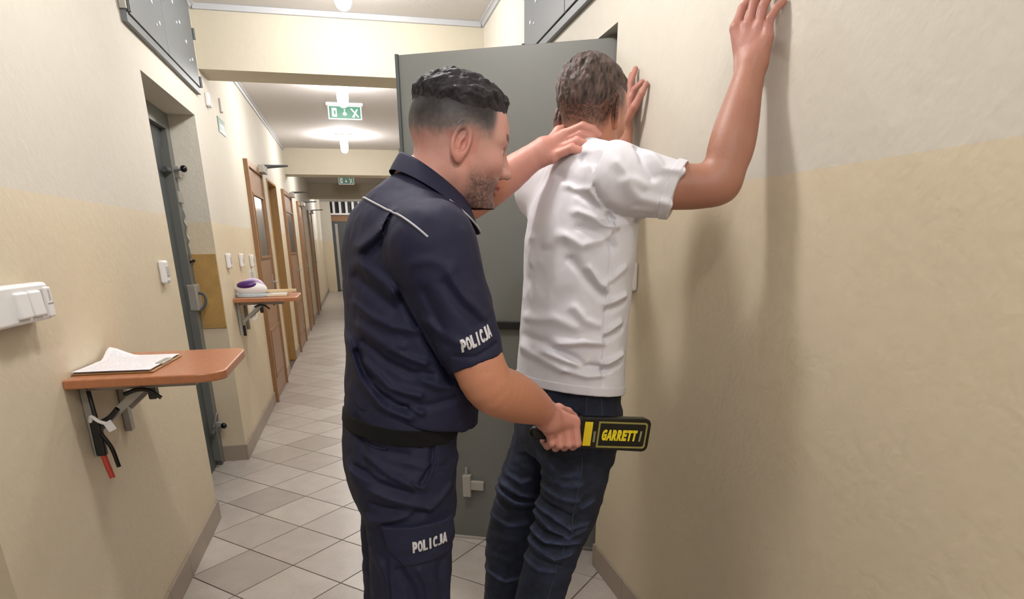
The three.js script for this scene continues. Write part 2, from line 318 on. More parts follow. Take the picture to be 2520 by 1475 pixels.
// ------------------------------------------------------------------ open steel door on the right
{
  const o = struct('door_3', 'heavy grey steel cell door standing open into the corridor');
  const hinge = V(1.05, 0, -2.452), L = 0.90, ang = Math.atan2(-0.40, -0.80); // leaf runs from the hinge to its free edge
  const g = new THREE.Group(); g.name = 'leaf_assembly'; g.position.copy(hinge); g.rotation.y = Math.PI - 0.4636; o.add(g); // local +x runs along the leaf
  g.rotation.y = Math.atan2(0.40, -0.80);
  const T = 0.045;       // local +x to the free edge; the seen face looks to local -z or +z (towards the viewer)
  const s = -1;          // side of the viewer in local z, see below
  const skin = part('leaf', rb(0, L, 0.02, 2.055, -T / 2, T / 2, 0.004), M.steel, g);
  const f = s * T / 2;
  part('rim', merge([bx(L - 0.006, L + 0.006, 0.02, 2.055, f, f + s * 0.012)]), M.steelDark, skin);
  part('cross_bar', rb(0.30, 0.86, 1.02, 1.052, f, f + s * 0.02, 0.003), M.black, skin, 'black metal strap across the door');
  part('strap_screw', new THREE.CylinderGeometry(0.007, 0.007, 0.006, 12).rotateX(Math.PI / 2).translate(0.585, 1.036, f + s * 0.022), M.screw, skin);
  for (const y of [1.60, 1.68]) part('bolt_stub', rb(L - 0.004, L + 0.02, y, y + 0.055, -0.018, 0.018, 0.004), M.steel, skin);
  // floor bolt
  const fb = part('floor_bolt', rb(0.645, 0.685, 0.235, 0.345, f, f + s * 0.028, 0.004), M.galv, skin);
  part('bolt_rod', rb(0.585, 0.66, 0.27, 0.315, f, f + s * 0.022, 0.004), M.galv, fb);
  part('bolt_pin', bar(V(0.668, 0.35, f + s * 0.014), V(0.668, 0.38, f + s * 0.014), 0.006), M.galv, fb);
  // frame of the opening (inside the reveal)
  const x = XR + 0.15;
  part('door_frame', merge([bx(x, x + 0.1, 0, OPEN_H - 0.001, RD[0] - 0.02, RD[0] - 0.001), bx(x, x + 0.1, 0, OPEN_H - 0.001, RD[1] + 0.001, RD[1] + 0.06), bx(x, x + 0.1, OPEN_H - 0.012, OPEN_H - 0.001, RD[1] + 0.06, RD[0] - 0.02)]), M.steelDark, o);
  for (const y of [0.4, 1.75]) part('hinge', bar(V(1.065, y, -2.425), V(1.065, y + 0.14, -2.425), 0.014), M.steelDark, o);
}

// ------------------------------------------------------------------ wooden doors further along the left wall
function woodDoor(n, z0, z1, h, glazed, label) {
  const o = struct('door_' + n, label), x = XL, w = 0.05;
  part('door_frame', merge([bx(x, x + 0.035, 0, h, z0, z0 - w), bx(x, x + 0.035, 0, h, z1 + w, z1), bx(x, x + 0.035, h - w, h, z0 - w, z1 + w)]), M.doorFrame, o);
  const a = z0 - w - 0.003, b = z1 + w + 0.003, leaf = part('door_leaf', bx(x, x + 0.018, 0.008, h - w - 0.003, a, b), M.door, o);
  const mid = (a + b) / 2, sw = 0.1;
  const panel = (y0, y1, m, nm) => { part(nm, rb(x + 0.016, x + (nm === 'glass_pane' ? 0.02 : 0.028), y0, y1, a - sw, b + sw, 0.004, 1), m, leaf); part('moulding', merge([bx(x + 0.018, x + 0.032, y0 - 0.02, y0, a - sw + 0.02, b + sw - 0.02), bx(x + 0.018, x + 0.032, y1, y1 + 0.02, a - sw + 0.02, b + sw - 0.02), bx(x + 0.018, x + 0.032, y0, y1, a - sw + 0.02, a - sw), bx(x + 0.018, x + 0.032, y0, y1, b + sw, b + sw - 0.02)]), M.doorFrame, leaf); };
  if (glazed) panel(1.28, 1.78, M.glassDark, 'glass_pane'); else panel(1.25, 1.8, M.door, 'panel');
  panel(0.22, 0.62, M.door, 'panel');
  const hd = part('handle', merge([bar(V(x + 0.018, 1.03, b + 0.07), V(x + 0.06, 1.03, b + 0.07), 0.009), bar(V(x + 0.06, 1.03, b + 0.07), V(x + 0.06, 1.03, b + 0.18), 0.008), rb(x + 0.018, x + 0.024, 0.93, 1.1, b + 0.05, b + 0.09, 0.002, 1)]), M.galv, leaf);
  const cl = part('door_closer', rb(x + 0.03, x + 0.085, h - 0.035, h + 0.03, z1 + 0.02, z1 + 0.26, 0.006), M.galv, o);
  part('closer_arm', merge([bar(V(x + 0.07, h + 0.035, z1 + 0.12), V(x + 0.27, h + 0.05, z1 - 0.02), 0.009), bar(V(x + 0.27, h + 0.05, z1 - 0.02), V(x + 0.02, h + 0.05, z1 - 0.24), 0.008), bar(V(x + 0.07, h + 0.02, z1 + 0.12), V(x + 0.07, h + 0.045, z1 + 0.12), 0.014)]), M.steelDark, cl);
  return o;
}
woodDoor(4, -5.98, -6.93, 2.04, true, 'brown wooden door with a glass pane');
{
  const o = struct('door_5', 'open doorway with ochre wooden casing');
  const x = XL; part('casing', merge([bx(x - 0.24, x + 0.008, 0, 2.03, D2[1], D2[1] + 0.02), bx(x - 0.24, x + 0.008, 0, 2.03, D2[0] - 0.02, D2[0]), bx(x - 0.24, x + 0.008, 2.01, 2.03, D2[1] + 0.02, D2[0] - 0.02)]), M.casing, o);
  const l = part('door_leaf', bx(x - 0.26, x - 0.22, 0, 2.01, D2[1] + 0.02, D2[0] - 0.02), M.door, o);
  part('handle', bar(V(x - 0.22, 1.05, D2[1] + 0.1), V(x - 0.15, 1.05, D2[1] + 0.1), 0.012), M.steelDark, l);
}
woodDoor(6, -8.95, -10.12, 2.04, true, 'second brown wooden door with a glass pane');
woodDoor(7, -11.3, -12.25, 2.04, false, 'third brown panelled door');
woodDoor(8, -13.95, -14.95, 2.04, false, 'farthest brown panelled door');

// ------------------------------------------------------------------ far end of the corridor
{
  const w = struct('wall_end', 'cream end wall beside the barred gate');
  wallRun(w, XL - WT, -0.53, ZE, ZE - 0.2, C2);
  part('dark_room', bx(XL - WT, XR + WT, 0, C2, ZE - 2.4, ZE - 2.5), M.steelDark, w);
  const g = struct('door_9', 'dark barred gate at the far end'); const y0 = 2.3, y1 = C2 - 0.002;
  part('transom_rail', bx(-0.53, 0.94, y0 - 0.05, y0, ZE + 0.02, ZE - 0.04), M.white, g);
  for (let i = 0; i < 7; i++) part('transom_bar', bx(-0.46 + i * 0.19, -0.39 + i * 0.19, y0, y1, ZE, ZE - 0.03), M.white, g);
  part('transom_back', bx(-0.53, 0.945, y0, y1, ZE - 0.16, ZE - 0.18), M.black, g);
  part('gate_head', bx(-0.53, 0.945, 2.07, 2.25, ZE - 0.1, ZE - 0.16), M.doorFrame, g);
  part('gate_leaf', bx(-0.53, 0.94, 0.02, 2.07, ZE - 0.12, ZE - 0.16), M.steelDark, g);
  part('gate_stile', bx(-0.44, -0.36, 0.02, 2.0, ZE - 0.1, ZE - 0.12), M.galv, g);
  for (const y of [0.32, 0.16, 0.02]) part('kick_rail', bx(-0.36, 0.3, y, y + 0.07, ZE - 0.1, ZE - 0.12), M.white, g);
}

// ------------------------------------------------------------------ switches, buzzers, notices
{
  const o = thing('light_switch', 'white surface switch and socket unit on the left wall', 'switch', [XL, 1.188, -1.72]);
  part('back_box', rb(0, 0.022, 0, 0.092, -0.142, 0.142, 0.008), M.whiteGrey, o);
  part('cover', rb(0.02, 0.05, 0.004, 0.094, -0.138, 0.138, 0.01, 3), M.white, o);
  part('rocker', rb(0.045, 0.062, 0.014, 0.074, -0.078, -0.02, 0.006, 2).rotateZ(0.06), M.white, o);
  part('rocker', rb(0.045, 0.062, 0.014, 0.074, -0.01, 0.048, 0.006, 2).rotateZ(0.06), M.white, o);
  part('recess', rb(0.048, 0.0508, 0.014, 0.078, -0.10, -0.082, 0.001, 1), M.whiteGrey, o);
  const s = part('socket_flap', rb(0.046, 0.056, 0.01, 0.082, -0.135, -0.104, 0.004, 2), M.white, o);
  part('flap_slot', rb(0.0555, 0.0568, 0.05, 0.076, -0.124, -0.114, 0.0005, 1), M.whiteGrey, s);
  part('flap_hinge', rb(0.0555, 0.0575, 0.042, 0.045, -0.134, -0.105, 0.0005, 1), M.whiteGrey, s);
  const buzzer = (x, sg, y, z, label) => {
    const b = thing('call_button', label, 'button', [x, y, z], undefined);
    part('housing', rb(0, sg * 0.026, 0, 0.095, -0.034, 0.034, 0.01, 3), M.white, b);
    part('button', rb(sg * 0.024, sg * 0.031, 0.03, 0.072, -0.014, 0.014, 0.003), M.whiteGrey, b);
    part('lens', rb(sg * 0.02, sg * 0.028, 0.004, 0.018, -0.024, 0.024, 0.003), M.whiteGrey, b);
  };
  buzzer(XL, 1, 1.213, -3.07, 'white call button on the left wall beside the steel doorway');
  buzzer(XR, -1, 1.203, -2.1, 'white call button on the right wall behind the man in white');
  buzzer(XL, 1, 1.225, -4.62, 'white call button nearest the doorway above the second shelf');
  buzzer(XL, 1, 1.218, -5.14, 'middle white call button above the second shelf');
  buzzer(XL, 1, 1.205, -5.64, 'white call button next to the wooden door');
  const paper = (y0, y1, z0, z1, label, w = 0.002) => { const p = thing('wall_notice', label, 'paper', [XL, y0, z0]); part('sheet', rb(0, w, 0, y1 - y0, 0, z1 - z0, 0.0008, 1), M.white, p); part('print', rb(w, w + 0.0004, (y1 - y0) * 0.2, (y1 - y0) * 0.85, (z1 - z0) * 0.15, (z1 - z0) * 0.8, 0.0001, 1), M.whiteGrey, p); };
  paper(1.04, 1.19, -5.5, -5.78, 'pale notice on the wall above the second shelf');
  paper(0.80, 0.93, -5.35, -5.62, 'pale notice on the wall under the second shelf');
}

// ------------------------------------------------------------------ folding wall shelves
function wallShelf(label, z0, z1, y, outX, chamfer, tool) {
  const o = thing('folding_shelf', label, 'shelf', [XL, y, z0]); const d = Math.abs(z1 - z0), W = outX - XL;
  const s = new THREE.Shape(); s.moveTo(0.002, 0); s.lineTo(W - chamfer, 0); s.quadraticCurveTo(W - 0.012, 0.004, W, 0.055); s.lineTo(W - 0.004, d - 0.07); s.quadraticCurveTo(W - 0.006, d - 0.012, W - 0.03, d); s.lineTo(0.002, d);
  const g = new THREE.ExtrudeGeometry(s, { depth: 0.018, bevelEnabled: true, bevelThickness: 0.004, bevelSize: 0.004, bevelSegments: 2, curveSegments: 12 });
  g.rotateX(-Math.PI / 2); g.translate(0.004, -0.022, -0.0);
  part('shelf_top', metreUV(g), M.shelf, o);
  const bracket = (zz, nm) => {
    const b = part('bracket', merge([rb(0.002, 0.022, -0.25, -0.024, zz - 0.018, zz + 0.018, 0.003, 1), rb(0.022, W * 0.78, -0.05, -0.024, zz - 0.014, zz + 0.014, 0.003, 1)]), M.galv, o);
    const st = new THREE.Mesh(); const A = V(0.03, -0.165, zz), B = V(W * 0.42, -0.045, zz), dir = V().subVectors(B, A), L = dir.length();
    const geo = rb(-0.011, 0.011, -L / 2, L / 2, -0.008, 0.008, 0.003, 1); geo.applyQuaternion(new THREE.Quaternion().setFromUnitVectors(V(0, 1, 0), dir.normalize())); geo.translate((A.x + B.x) / 2, (A.y + B.y) / 2, zz + 0.016);
    part('strut', geo, M.galv, b);
    part('release_lever', tube([V(W * 0.30, -0.062, zz + 0.03), V(W * 0.40, -0.05, zz + 0.03), V(W * 0.47, -0.055, zz + 0.03), V(W * 0.54, -0.078, zz + 0.03)], 0.006, 24), M.black, b);
  };
  bracket(-0.10); bracket(-d + 0.10);
  part('end_block', rb(W * 0.30, W * 0.36, -0.125, -0.05, -d + 0.17, -d + 0.21, 0.005), M.steelDark, o);
  return o;
}
wallShelf('orange-brown fold-down shelf with papers near the switch', -1.928, -2.41, 1.018, -0.40, 0.07, true);
wallShelf('fold-down wooden shelf beside the wooden door holding the white iron', -4.63, -5.14, 1.03, -0.40, 0.06, false);
{ // papers on a clipboard
  const o = thing('paper_stack', 'stack of printed sheets on a clipboard on the near shelf', 'papers', [-0.692, 1.019, -2.13]);
  const R = g => g.rotateY(-0.04);
  part('clipboard', R(rb(-0.105, 0.108, 0, 0.004, -0.145, 0.145, 0.0015, 1)), std(0xb08b5c, 0.5), o);
  const pt = canvasTex(512, 720, (x, w, h) => { x.fillStyle = '#eceaf0'; x.fillRect(0, 0, w, h); x.fillStyle = '#c3c2cb'; for (let r = 0; r < 34; r++) { let X = 40; while (X < w - 60) { const l = 8 + rnd() * 40; if (rnd() > 0.2) x.fillRect(X, 50 + r * 19, l, 5); X += l + 9; } } });
  for (let k = 0; k < 4; k++) {
    const g = new THREE.PlaneGeometry(0.205, 0.285, 12, 16); g.rotateX(-Math.PI / 2); const p = g.attributes.position;
    for (let i = 0; i < p.count; i++) { const X = p.getX(i), Z = p.getZ(i); const e = sstep(-0.02, -0.11, X) * sstep(-0.05, -0.14, Z); p.setY(i, 0.0055 + k * 0.0014 + 0.030 * e * (0.7 + 0.1 * k) + 0.0006 * noise(X * 40, k * 7, Z * 40)); }
    g.computeVertexNormals(); R(g); g.translate(-0.003 + 0.0012 * k, 0, 0.0015 * k);
    part('sheet', g, std(0xffffff, 0.7, { map: pt, side: THREE.DoubleSide }), o);
  }
  part('clip', R(rb(0.085, 0.108, 0.004, 0.012, -0.05, 0.05, 0.003, 1)), M.galv, o);
}
{ // tool hanging on the near bracket
  const o = thing('hanging_tool', 'black tool with red tip and white tag hanging under the near shelf', 'tool', [-0.775, 0.97, -2.0]);
  part('strap', tube([V(0, 0, 0), V(0.006, -0.03, 0.012), V(0.012, -0.075, 0.022)], 0.006, 20), M.black, o);
  part('grip', rb(-0.008, 0.02, -0.19, -0.085, 0.0, 0.022, 0.006).rotateX(-0.05), M.black, o);
  part('jaw', tube([V(0.016, -0.12, 0.024), V(0.036, -0.165, 0.026), V(0.046, -0.225, 0.03)], 0.0065, 16), M.blackGloss, o);
  part('lever', tube([V(0.02, -0.09, 0.022), V(0.05, -0.075, 0.024), V(0.075, -0.05, 0.026)], 0.0075, 16), M.black, o);
  part('red_tip', tube([V(0.008, -0.185, 0.02), V(0.014, -0.22, 0.024), V(0.022, -0.258, 0.028)], 0.0085, 16), std(0xb03c30, 0.45), o, 'red plastic tip');
  const tg = new THREE.PlaneGeometry(0.022, 0.03, 4, 6); tg.rotateY(0.5); tg.rotateZ(0.4); tg.translate(0.048, -0.098, 0.034);
  part('tag', tg, std(0xe4e4e6, 0.6, { side: THREE.DoubleSide }), o);
  part('tag_band', tube([V(-0.004, -0.085, 0.022), V(0.004, -0.068, 0.03), V(0.022, -0.082, 0.034), V(0.04, -0.09, 0.034)], 0.0055, 24), M.white, o);
}
{ // iron on the second shelf
  const o = thing('clothes_iron', 'white iron with a purple top on the second shelf', 'iron', [-0.70, 1.031, -4.78]);
  const sh = new THREE.Shape(); sh.moveTo(-0.1, 0); sh.quadraticCurveTo(-0.1, 0.055, -0.02, 0.055); sh.quadraticCurveTo(0.08, 0.05, 0.135, 0); sh.quadraticCurveTo(0.08, -0.05, -0.02, -0.055); sh.quadraticCurveTo(-0.1, -0.055, -0.1, 0);
  part('sole', new THREE.ExtrudeGeometry(sh, { depth: 0.014, bevelEnabled: true, bevelSize: 0.004, bevelThickness: 0.003, bevelSegments: 2 }).rotateX(-Math.PI / 2).translate(0, 0.003, 0), std(0xb9cad2, 0.3), o);
  const b = new THREE.SphereGeometry(1, 28, 18); b.scale(0.105, 0.05, 0.05); b.translate(0.0, 0.052, 0); part('body', b, M.white, o);
  const t = new THREE.SphereGeometry(1, 24, 16); t.scale(0.07, 0.03, 0.042); t.translate(-0.02, 0.078, 0.014); part('purple_cover', t, std(0x4a1c6e, 0.3), o, 'dark purple cover');
  part('handle', tube([V(-0.05, 0.09, 0), V(0.0, 0.112, 0), V(0.06, 0.10, 0), V(0.09, 0.06, 0)], 0.012, 28), std(0xd9c6ea, 0.35), o, 'pale lilac handle');
  const p = thing('paper_pad', 'cream pad lying beside the white iron', 'pad', [-0.53, 1.031, -4.80]);
  part('cover', rb(-0.07, 0.06, 0, 0.012, -0.1, 0.06, 0.002, 1), std(0xd9c9ae, 0.6), p); part('pages', rb(-0.065, 0.062, 0.012, 0.02, -0.12, 0.03, 0.002, 1), M.white, p);
  const s = thing('wooden_stick', 'pale wooden rule on the second shelf', 'rule', [-0.52, 1.052, -4.86]);
  part('rule', rb(-0.1, 0.11, 0, 0.02, -0.02, 0.01, 0.003, 1), std(0xd8c09a, 0.5), s);
  const k = thing('hanging_tool', 'dark tool hanging under the second shelf', 'tool', [-0.79, 0.90, -4.74]);
  part('grip', rb(0, 0.018, -0.06, 0.03, -0.01, 0.01, 0.004), M.galv, k); part('tip', rb(0.004, 0.024, -0.13, -0.055, -0.009, 0.009, 0.005), M.black, k);
}
// ------------------------------------------------------------------ people: distance fields meshed to smooth surfaces
const smin = (a, b, k) => { const h = Math.max(k - Math.abs(a - b), 0) / k; return Math.min(a, b) - h * h * k * 0.25; };
const smax = (a, b, k) => -smin(-a, -b, k);
const ell = (x, y, z, a, b, c) => { const k0 = Math.hypot(x / a, y / b, z / c), k1 = Math.hypot(x / (a * a), y / (b * b), z / (c * c)); return k1 < 1e-9 ? -Math.min(a, b, c) : k0 * (k0 - 1) / k1; };
function capD(x, y, z, A, B) { // A, B: [x, y, z, radius]
  const dx = B[0] - A[0], dy = B[1] - A[1], dz = B[2] - A[2], t = clamp(((x - A[0]) * dx + (y - A[1]) * dy + (z - A[2]) * dz) / (dx * dx + dy * dy + dz * dz), 0, 1);
  return Math.hypot(x - A[0] - t * dx, y - A[1] - t * dy, z - A[2] - t * dz) - (A[3] + t * (B[3] - A[3]));
}
const chain = (pts, k = 0.01) => (x, y, z) => { let d = 1e3; for (let i = 0; i + 1 < pts.length; i++) d = smin(d, capD(x, y, z, pts[i], pts[i + 1]), k); return d; };
function limb(pts, n = 5) { // tapered limb through joints, resampled along a smooth curve
  const out = []; for (let i = 0; i + 1 < pts.length; i++) { const A = pts[Math.max(0, i - 1)], B = pts[i], C = pts[i + 1], D = pts[Math.min(pts.length - 1, i + 2)]; for (let k = 0; k < n; k++) { const t = k / n, t2 = t * t, t3 = t2 * t; out.push([0, 1, 2, 3].map(c => (2 * t3 - 3 * t2 + 1) * B[c] + (t3 - 2 * t2 + t) * (C[c] - A[c]) / 2 + (-2 * t3 + 3 * t2) * C[c] + (t3 - t2) * (D[c] - B[c]) / 2)); } }
  out.push(pts[pts.length - 1]); return chain(out, 0.0015);
}
function loft(secs, heading, N = 200) { // sections [y, x, z, half depth, half width], oval, smooth between
  secs = [...secs].sort((a, b) => a[0] - b[0]); const y0 = secs[0][0], y1 = secs[secs.length - 1][0], T = [];
  for (let i = 0; i <= N; i++) {
    const y = lerp(y0, y1, i / N); let k = 0; while (k < secs.length - 2 && secs[k + 1][0] < y) k++;
    const A = secs[Math.max(0, k - 1)], B = secs[k], C = secs[k + 1], D = secs[Math.min(secs.length - 1, k + 2)], t = clamp((y - B[0]) / (C[0] - B[0]), 0, 1), r = [];
    for (let c = 1; c < 5; c++) { const h = C[0] - B[0], m0 = (C[c] - A[c]) / Math.max(1e-6, C[0] - A[0]) * h, m1 = (D[c] - B[c]) / Math.max(1e-6, D[0] - B[0]) * h, t2 = t * t, t3 = t2 * t; r.push((2 * t3 - 3 * t2 + 1) * B[c] + (t3 - 2 * t2 + t) * m0 + (-2 * t3 + 3 * t2) * C[c] + (t3 - t2) * m1); }
    T.push(r);
  }
  const ch = Math.cos(heading), sh = Math.sin(heading);
  return (x, y, z) => {
    const u = clamp((y - y0) / (y1 - y0), 0, 1) * N, i = Math.min(N - 1, Math.floor(u)), w = u - i, P = T[i], Q = T[i + 1];
    const dx = x - lerp(P[0], Q[0], w), dz = z - lerp(P[1], Q[1], w), a = lerp(P[2], Q[2], w), b = lerp(P[3], Q[3], w);
    const f = dx * ch - dz * sh, s = dx * sh + dz * ch, k0 = Math.hypot(f / a, s / b), k1 = Math.hypot(f / (a * a), s / (b * b));
    const d = k1 < 1e-9 ? -Math.min(a, b) : k0 * (k0 - 1) / k1;
    return Math.max(d, y0 - y, y - y1);
  };
}
function foldSet(list) { // ridges and valleys that run along given lines in the x-y plane
  const segs = []; for (const f of list) for (let i = 0; i + 1 < f.p.length; i++) segs.push([f.p[i][0], f.p[i][1], f.p[i + 1][0], f.p[i + 1][1], f.w, f.h, f]);
  return (x, y) => { let s = 0, cur = null, best = 0; for (const [a, b, c, d, w, h, f] of segs) { if (f !== cur) { s += best; best = 0; cur = f; } const ux = c - a, uy = d - b, t = clamp(((x - a) * ux + (y - b) * uy) / (ux * ux + uy * uy), 0, 1), q = ((x - a - t * ux) ** 2 + (y - b - t * uy) ** 2) / (w * w); if (q < 6) { const v = h * Math.exp(-q); if (Math.abs(v) > Math.abs(best)) best = v; } } return s + best; };
}
function meshSDF(fn, mn, mx, h, col) {
  const nx = Math.ceil((mx[0] - mn[0]) / h) + 1, ny = Math.ceil((mx[1] - mn[1]) / h) + 1, nz = Math.ceil((mx[2] - mn[2]) / h) + 1;
  const F = new Float32Array(nx * ny * nz), id = (i, j, k) => (k * ny + j) * nx + i, B = 6, lim = B * h * 0.87 * 1.35 + 0.008;
  for (let k = 0; k < nz; k += B) for (let j = 0; j < ny; j += B) for (let i = 0; i < nx; i += B) {
    const c = fn(mn[0] + (i + B / 2) * h, mn[1] + (j + B / 2) * h, mn[2] + (k + B / 2) * h), skip = Math.abs(c) > lim;
    for (let kk = k; kk < Math.min(nz, k + B); kk++) for (let jj = j; jj < Math.min(ny, j + B); jj++) for (let ii = i; ii < Math.min(nx, i + B); ii++) F[id(ii, jj, kk)] = skip ? c : fn(mn[0] + ii * h, mn[1] + jj * h, mn[2] + kk * h);
  }
  const vid = new Int32Array(nx * ny * nz).fill(-1), pos = [], idx = [];
  for (let k = 0; k < nz - 1; k++) for (let j = 0; j < ny - 1; j++) for (let i = 0; i < nx - 1; i++) {
    let m = 0, sx = 0, sy = 0, sz = 0, n = 0; const v = [];
    for (let c = 0; c < 8; c++) { const q = F[id(i + (c & 1), j + (c >> 1 & 1), k + (c >> 2))]; v.push(q); if (q < 0) m |= 1 << c; }
    if (m === 0 || m === 255) continue;
    for (const [a, b] of EDGES) if ((v[a] < 0) !== (v[b] < 0)) { const t = v[a] / (v[a] - v[b]); sx += lerp(a & 1, b & 1, t); sy += lerp(a >> 1 & 1, b >> 1 & 1, t); sz += lerp(a >> 2, b >> 2, t); n++; }
    vid[id(i, j, k)] = pos.length / 3; pos.push(mn[0] + (i + sx / n) * h, mn[1] + (j + sy / n) * h, mn[2] + (k + sz / n) * h);
  }
  const quad = (a, b, c, d, flip) => { if (a < 0 || b < 0 || c < 0 || d < 0) return; flip ? idx.push(a, c, b, a, d, c) : idx.push(a, b, c, a, c, d); };
  for (let k = 1; k < nz - 1; k++) for (let j = 1; j < ny - 1; j++) for (let i = 1; i < nx - 1; i++) {
    const s = F[id(i, j, k)] < 0;
    if (s !== F[id(i + 1, j, k)] < 0) quad(vid[id(i, j - 1, k - 1)], vid[id(i, j, k - 1)], vid[id(i, j, k)], vid[id(i, j - 1, k)], !s);
    if (s !== F[id(i, j + 1, k)] < 0) quad(vid[id(i - 1, j, k - 1)], vid[id(i - 1, j, k)], vid[id(i, j, k)], vid[id(i, j, k - 1)], !s);
    if (s !== F[id(i, j, k + 1)] < 0) quad(vid[id(i - 1, j - 1, k)], vid[id(i, j - 1, k)], vid[id(i, j, k)], vid[id(i - 1, j, k)], !s);
  }
  const nv = pos.length / 3, nor = new Float32Array(nv * 3), uv = new Float32Array(nv * 2), colr = new Float32Array(nv * 3), e = h * 0.7;
  for (let i = 0; i < nv; i++) {
    const x = pos[3 * i], y = pos[3 * i + 1], z = pos[3 * i + 2];
    let gx = fn(x + e, y, z) - fn(x - e, y, z), gy = fn(x, y + e, z) - fn(x, y - e, z), gz = fn(x, y, z + e) - fn(x, y, z - e); const l = Math.hypot(gx, gy, gz) || 1;
    nor[3 * i] = gx / l; nor[3 * i + 1] = gy / l; nor[3 * i + 2] = gz / l; uv[2 * i] = x + z * 0.7; uv[2 * i + 1] = y + z * 0.3;
    if (col) { const c = col(x, y, z, gx / l, gy / l, gz / l); colr[3 * i] = c[0]; colr[3 * i + 1] = c[1]; colr[3 * i + 2] = c[2]; }
  }
  const g = new THREE.BufferGeometry(); g.setAttribute('position', new THREE.Float32BufferAttribute(pos, 3)); g.setAttribute('normal', new THREE.BufferAttribute(nor, 3)); g.setAttribute('uv', new THREE.BufferAttribute(uv, 2));
  if (col) g.setAttribute('color', new THREE.BufferAttribute(colr, 3)); g.setIndex(idx); return g;
}
const EDGES = [[0, 1], [2, 3], [4, 5], [6, 7], [0, 2], [1, 3], [4, 6], [5, 7], [0, 4], [1, 5], [2, 6], [3, 7]];
const lin = hex => { const c = new THREE.Color(hex); return [c.r, c.g, c.b]; };
const mixc = (a, b, t) => [lerp(a[0], b[0], t), lerp(a[1], b[1], t), lerp(a[2], b[2], t)];
function march(fn, p, dir, off) { let t = 0; for (let i = 0; i < 90; i++) { const d = fn(p.x + dir.x * t, p.y + dir.y * t, p.z + dir.z * t) - off; if (d < 0.0003) break; t += d * 0.8; if (t > 0.6) break; } return V(p.x + dir.x * t, p.y + dir.y * t, p.z + dir.z * t); }
function drapeTube(fn, pts, z, r, off = 0.001, n = 40) { const c = new THREE.CatmullRomCurve3(pts.map(p => V(p[0], p[1], z))); const q = c.getSpacedPoints(n).map(p => march(fn, p, V(0, 0, -1), off)); return new THREE.TubeGeometry(new THREE.CatmullRomCurve3(q), n * 2, r, 6); }
const font = await new FontLoader().loadAsync('fonts/droid/droid_sans_bold.typeface.json');
function lettering(str, height, width, place) { // flat block letters of one height; place(x, y, depth) puts each corner in the world
  const slot = width / str.length, gs = [...str].map((ch, k) => {
    const g = new TextGeometry(ch === 'I' ? 'l' : ch, { font, size: height, depth: 0.001, curveSegments: 5, bevelEnabled: true, bevelSize: height * 0.05, bevelThickness: 0.0002, bevelSegments: 1 }); g.computeBoundingBox(); const b = g.boundingBox, p = g.attributes.position, w = slot * (ch === 'I' ? 0.4 : ch === 'A' ? 1.04 : 0.93);
    for (let i = 0; i < p.count; i++) { const q = place((p.getX(i) - b.min.x) / (b.max.x - b.min.x) * w - w / 2 + slot * (k + 0.5) - width / 2, ((p.getY(i) - b.min.y) / (b.max.y - b.min.y) - 0.5) * height, p.getZ(i)); p.setXYZ(i, q.x, q.y, q.z); }
    g.computeVertexNormals(); return g;
  });
  return merge(gs);
}
const weave = tex(128, (u, v) => 0.5 + 0.25 * Math.sin((u + v) * 128 * Math.PI / 2) + 0.25 * (pn(u, v, 64, 2) - 0.5), false, 14);
const cloth = (hex, rough, sheen, bump = 0.0002, extra = {}) => new THREE.MeshPhysicalMaterial({ color: hex, roughness: rough, sheen, sheenRoughness: 0.6, bumpMap: weave, bumpScale: bump, ...extra });
const skinMat = new THREE.MeshPhysicalMaterial({ color: 0xffffff, vertexColors: true, roughness: 0.5, sheen: 0.1, bumpMap: tex(128, (u, v) => 0.5 * pn(u, v, 40, 3) + 0.5 * pn(u, v, 80, 4), false, 12), bumpScale: 0.00025 });
const hairMat = new THREE.MeshPhysicalMaterial({ color: 0xffffff, vertexColors: true, roughness: 0.62 });

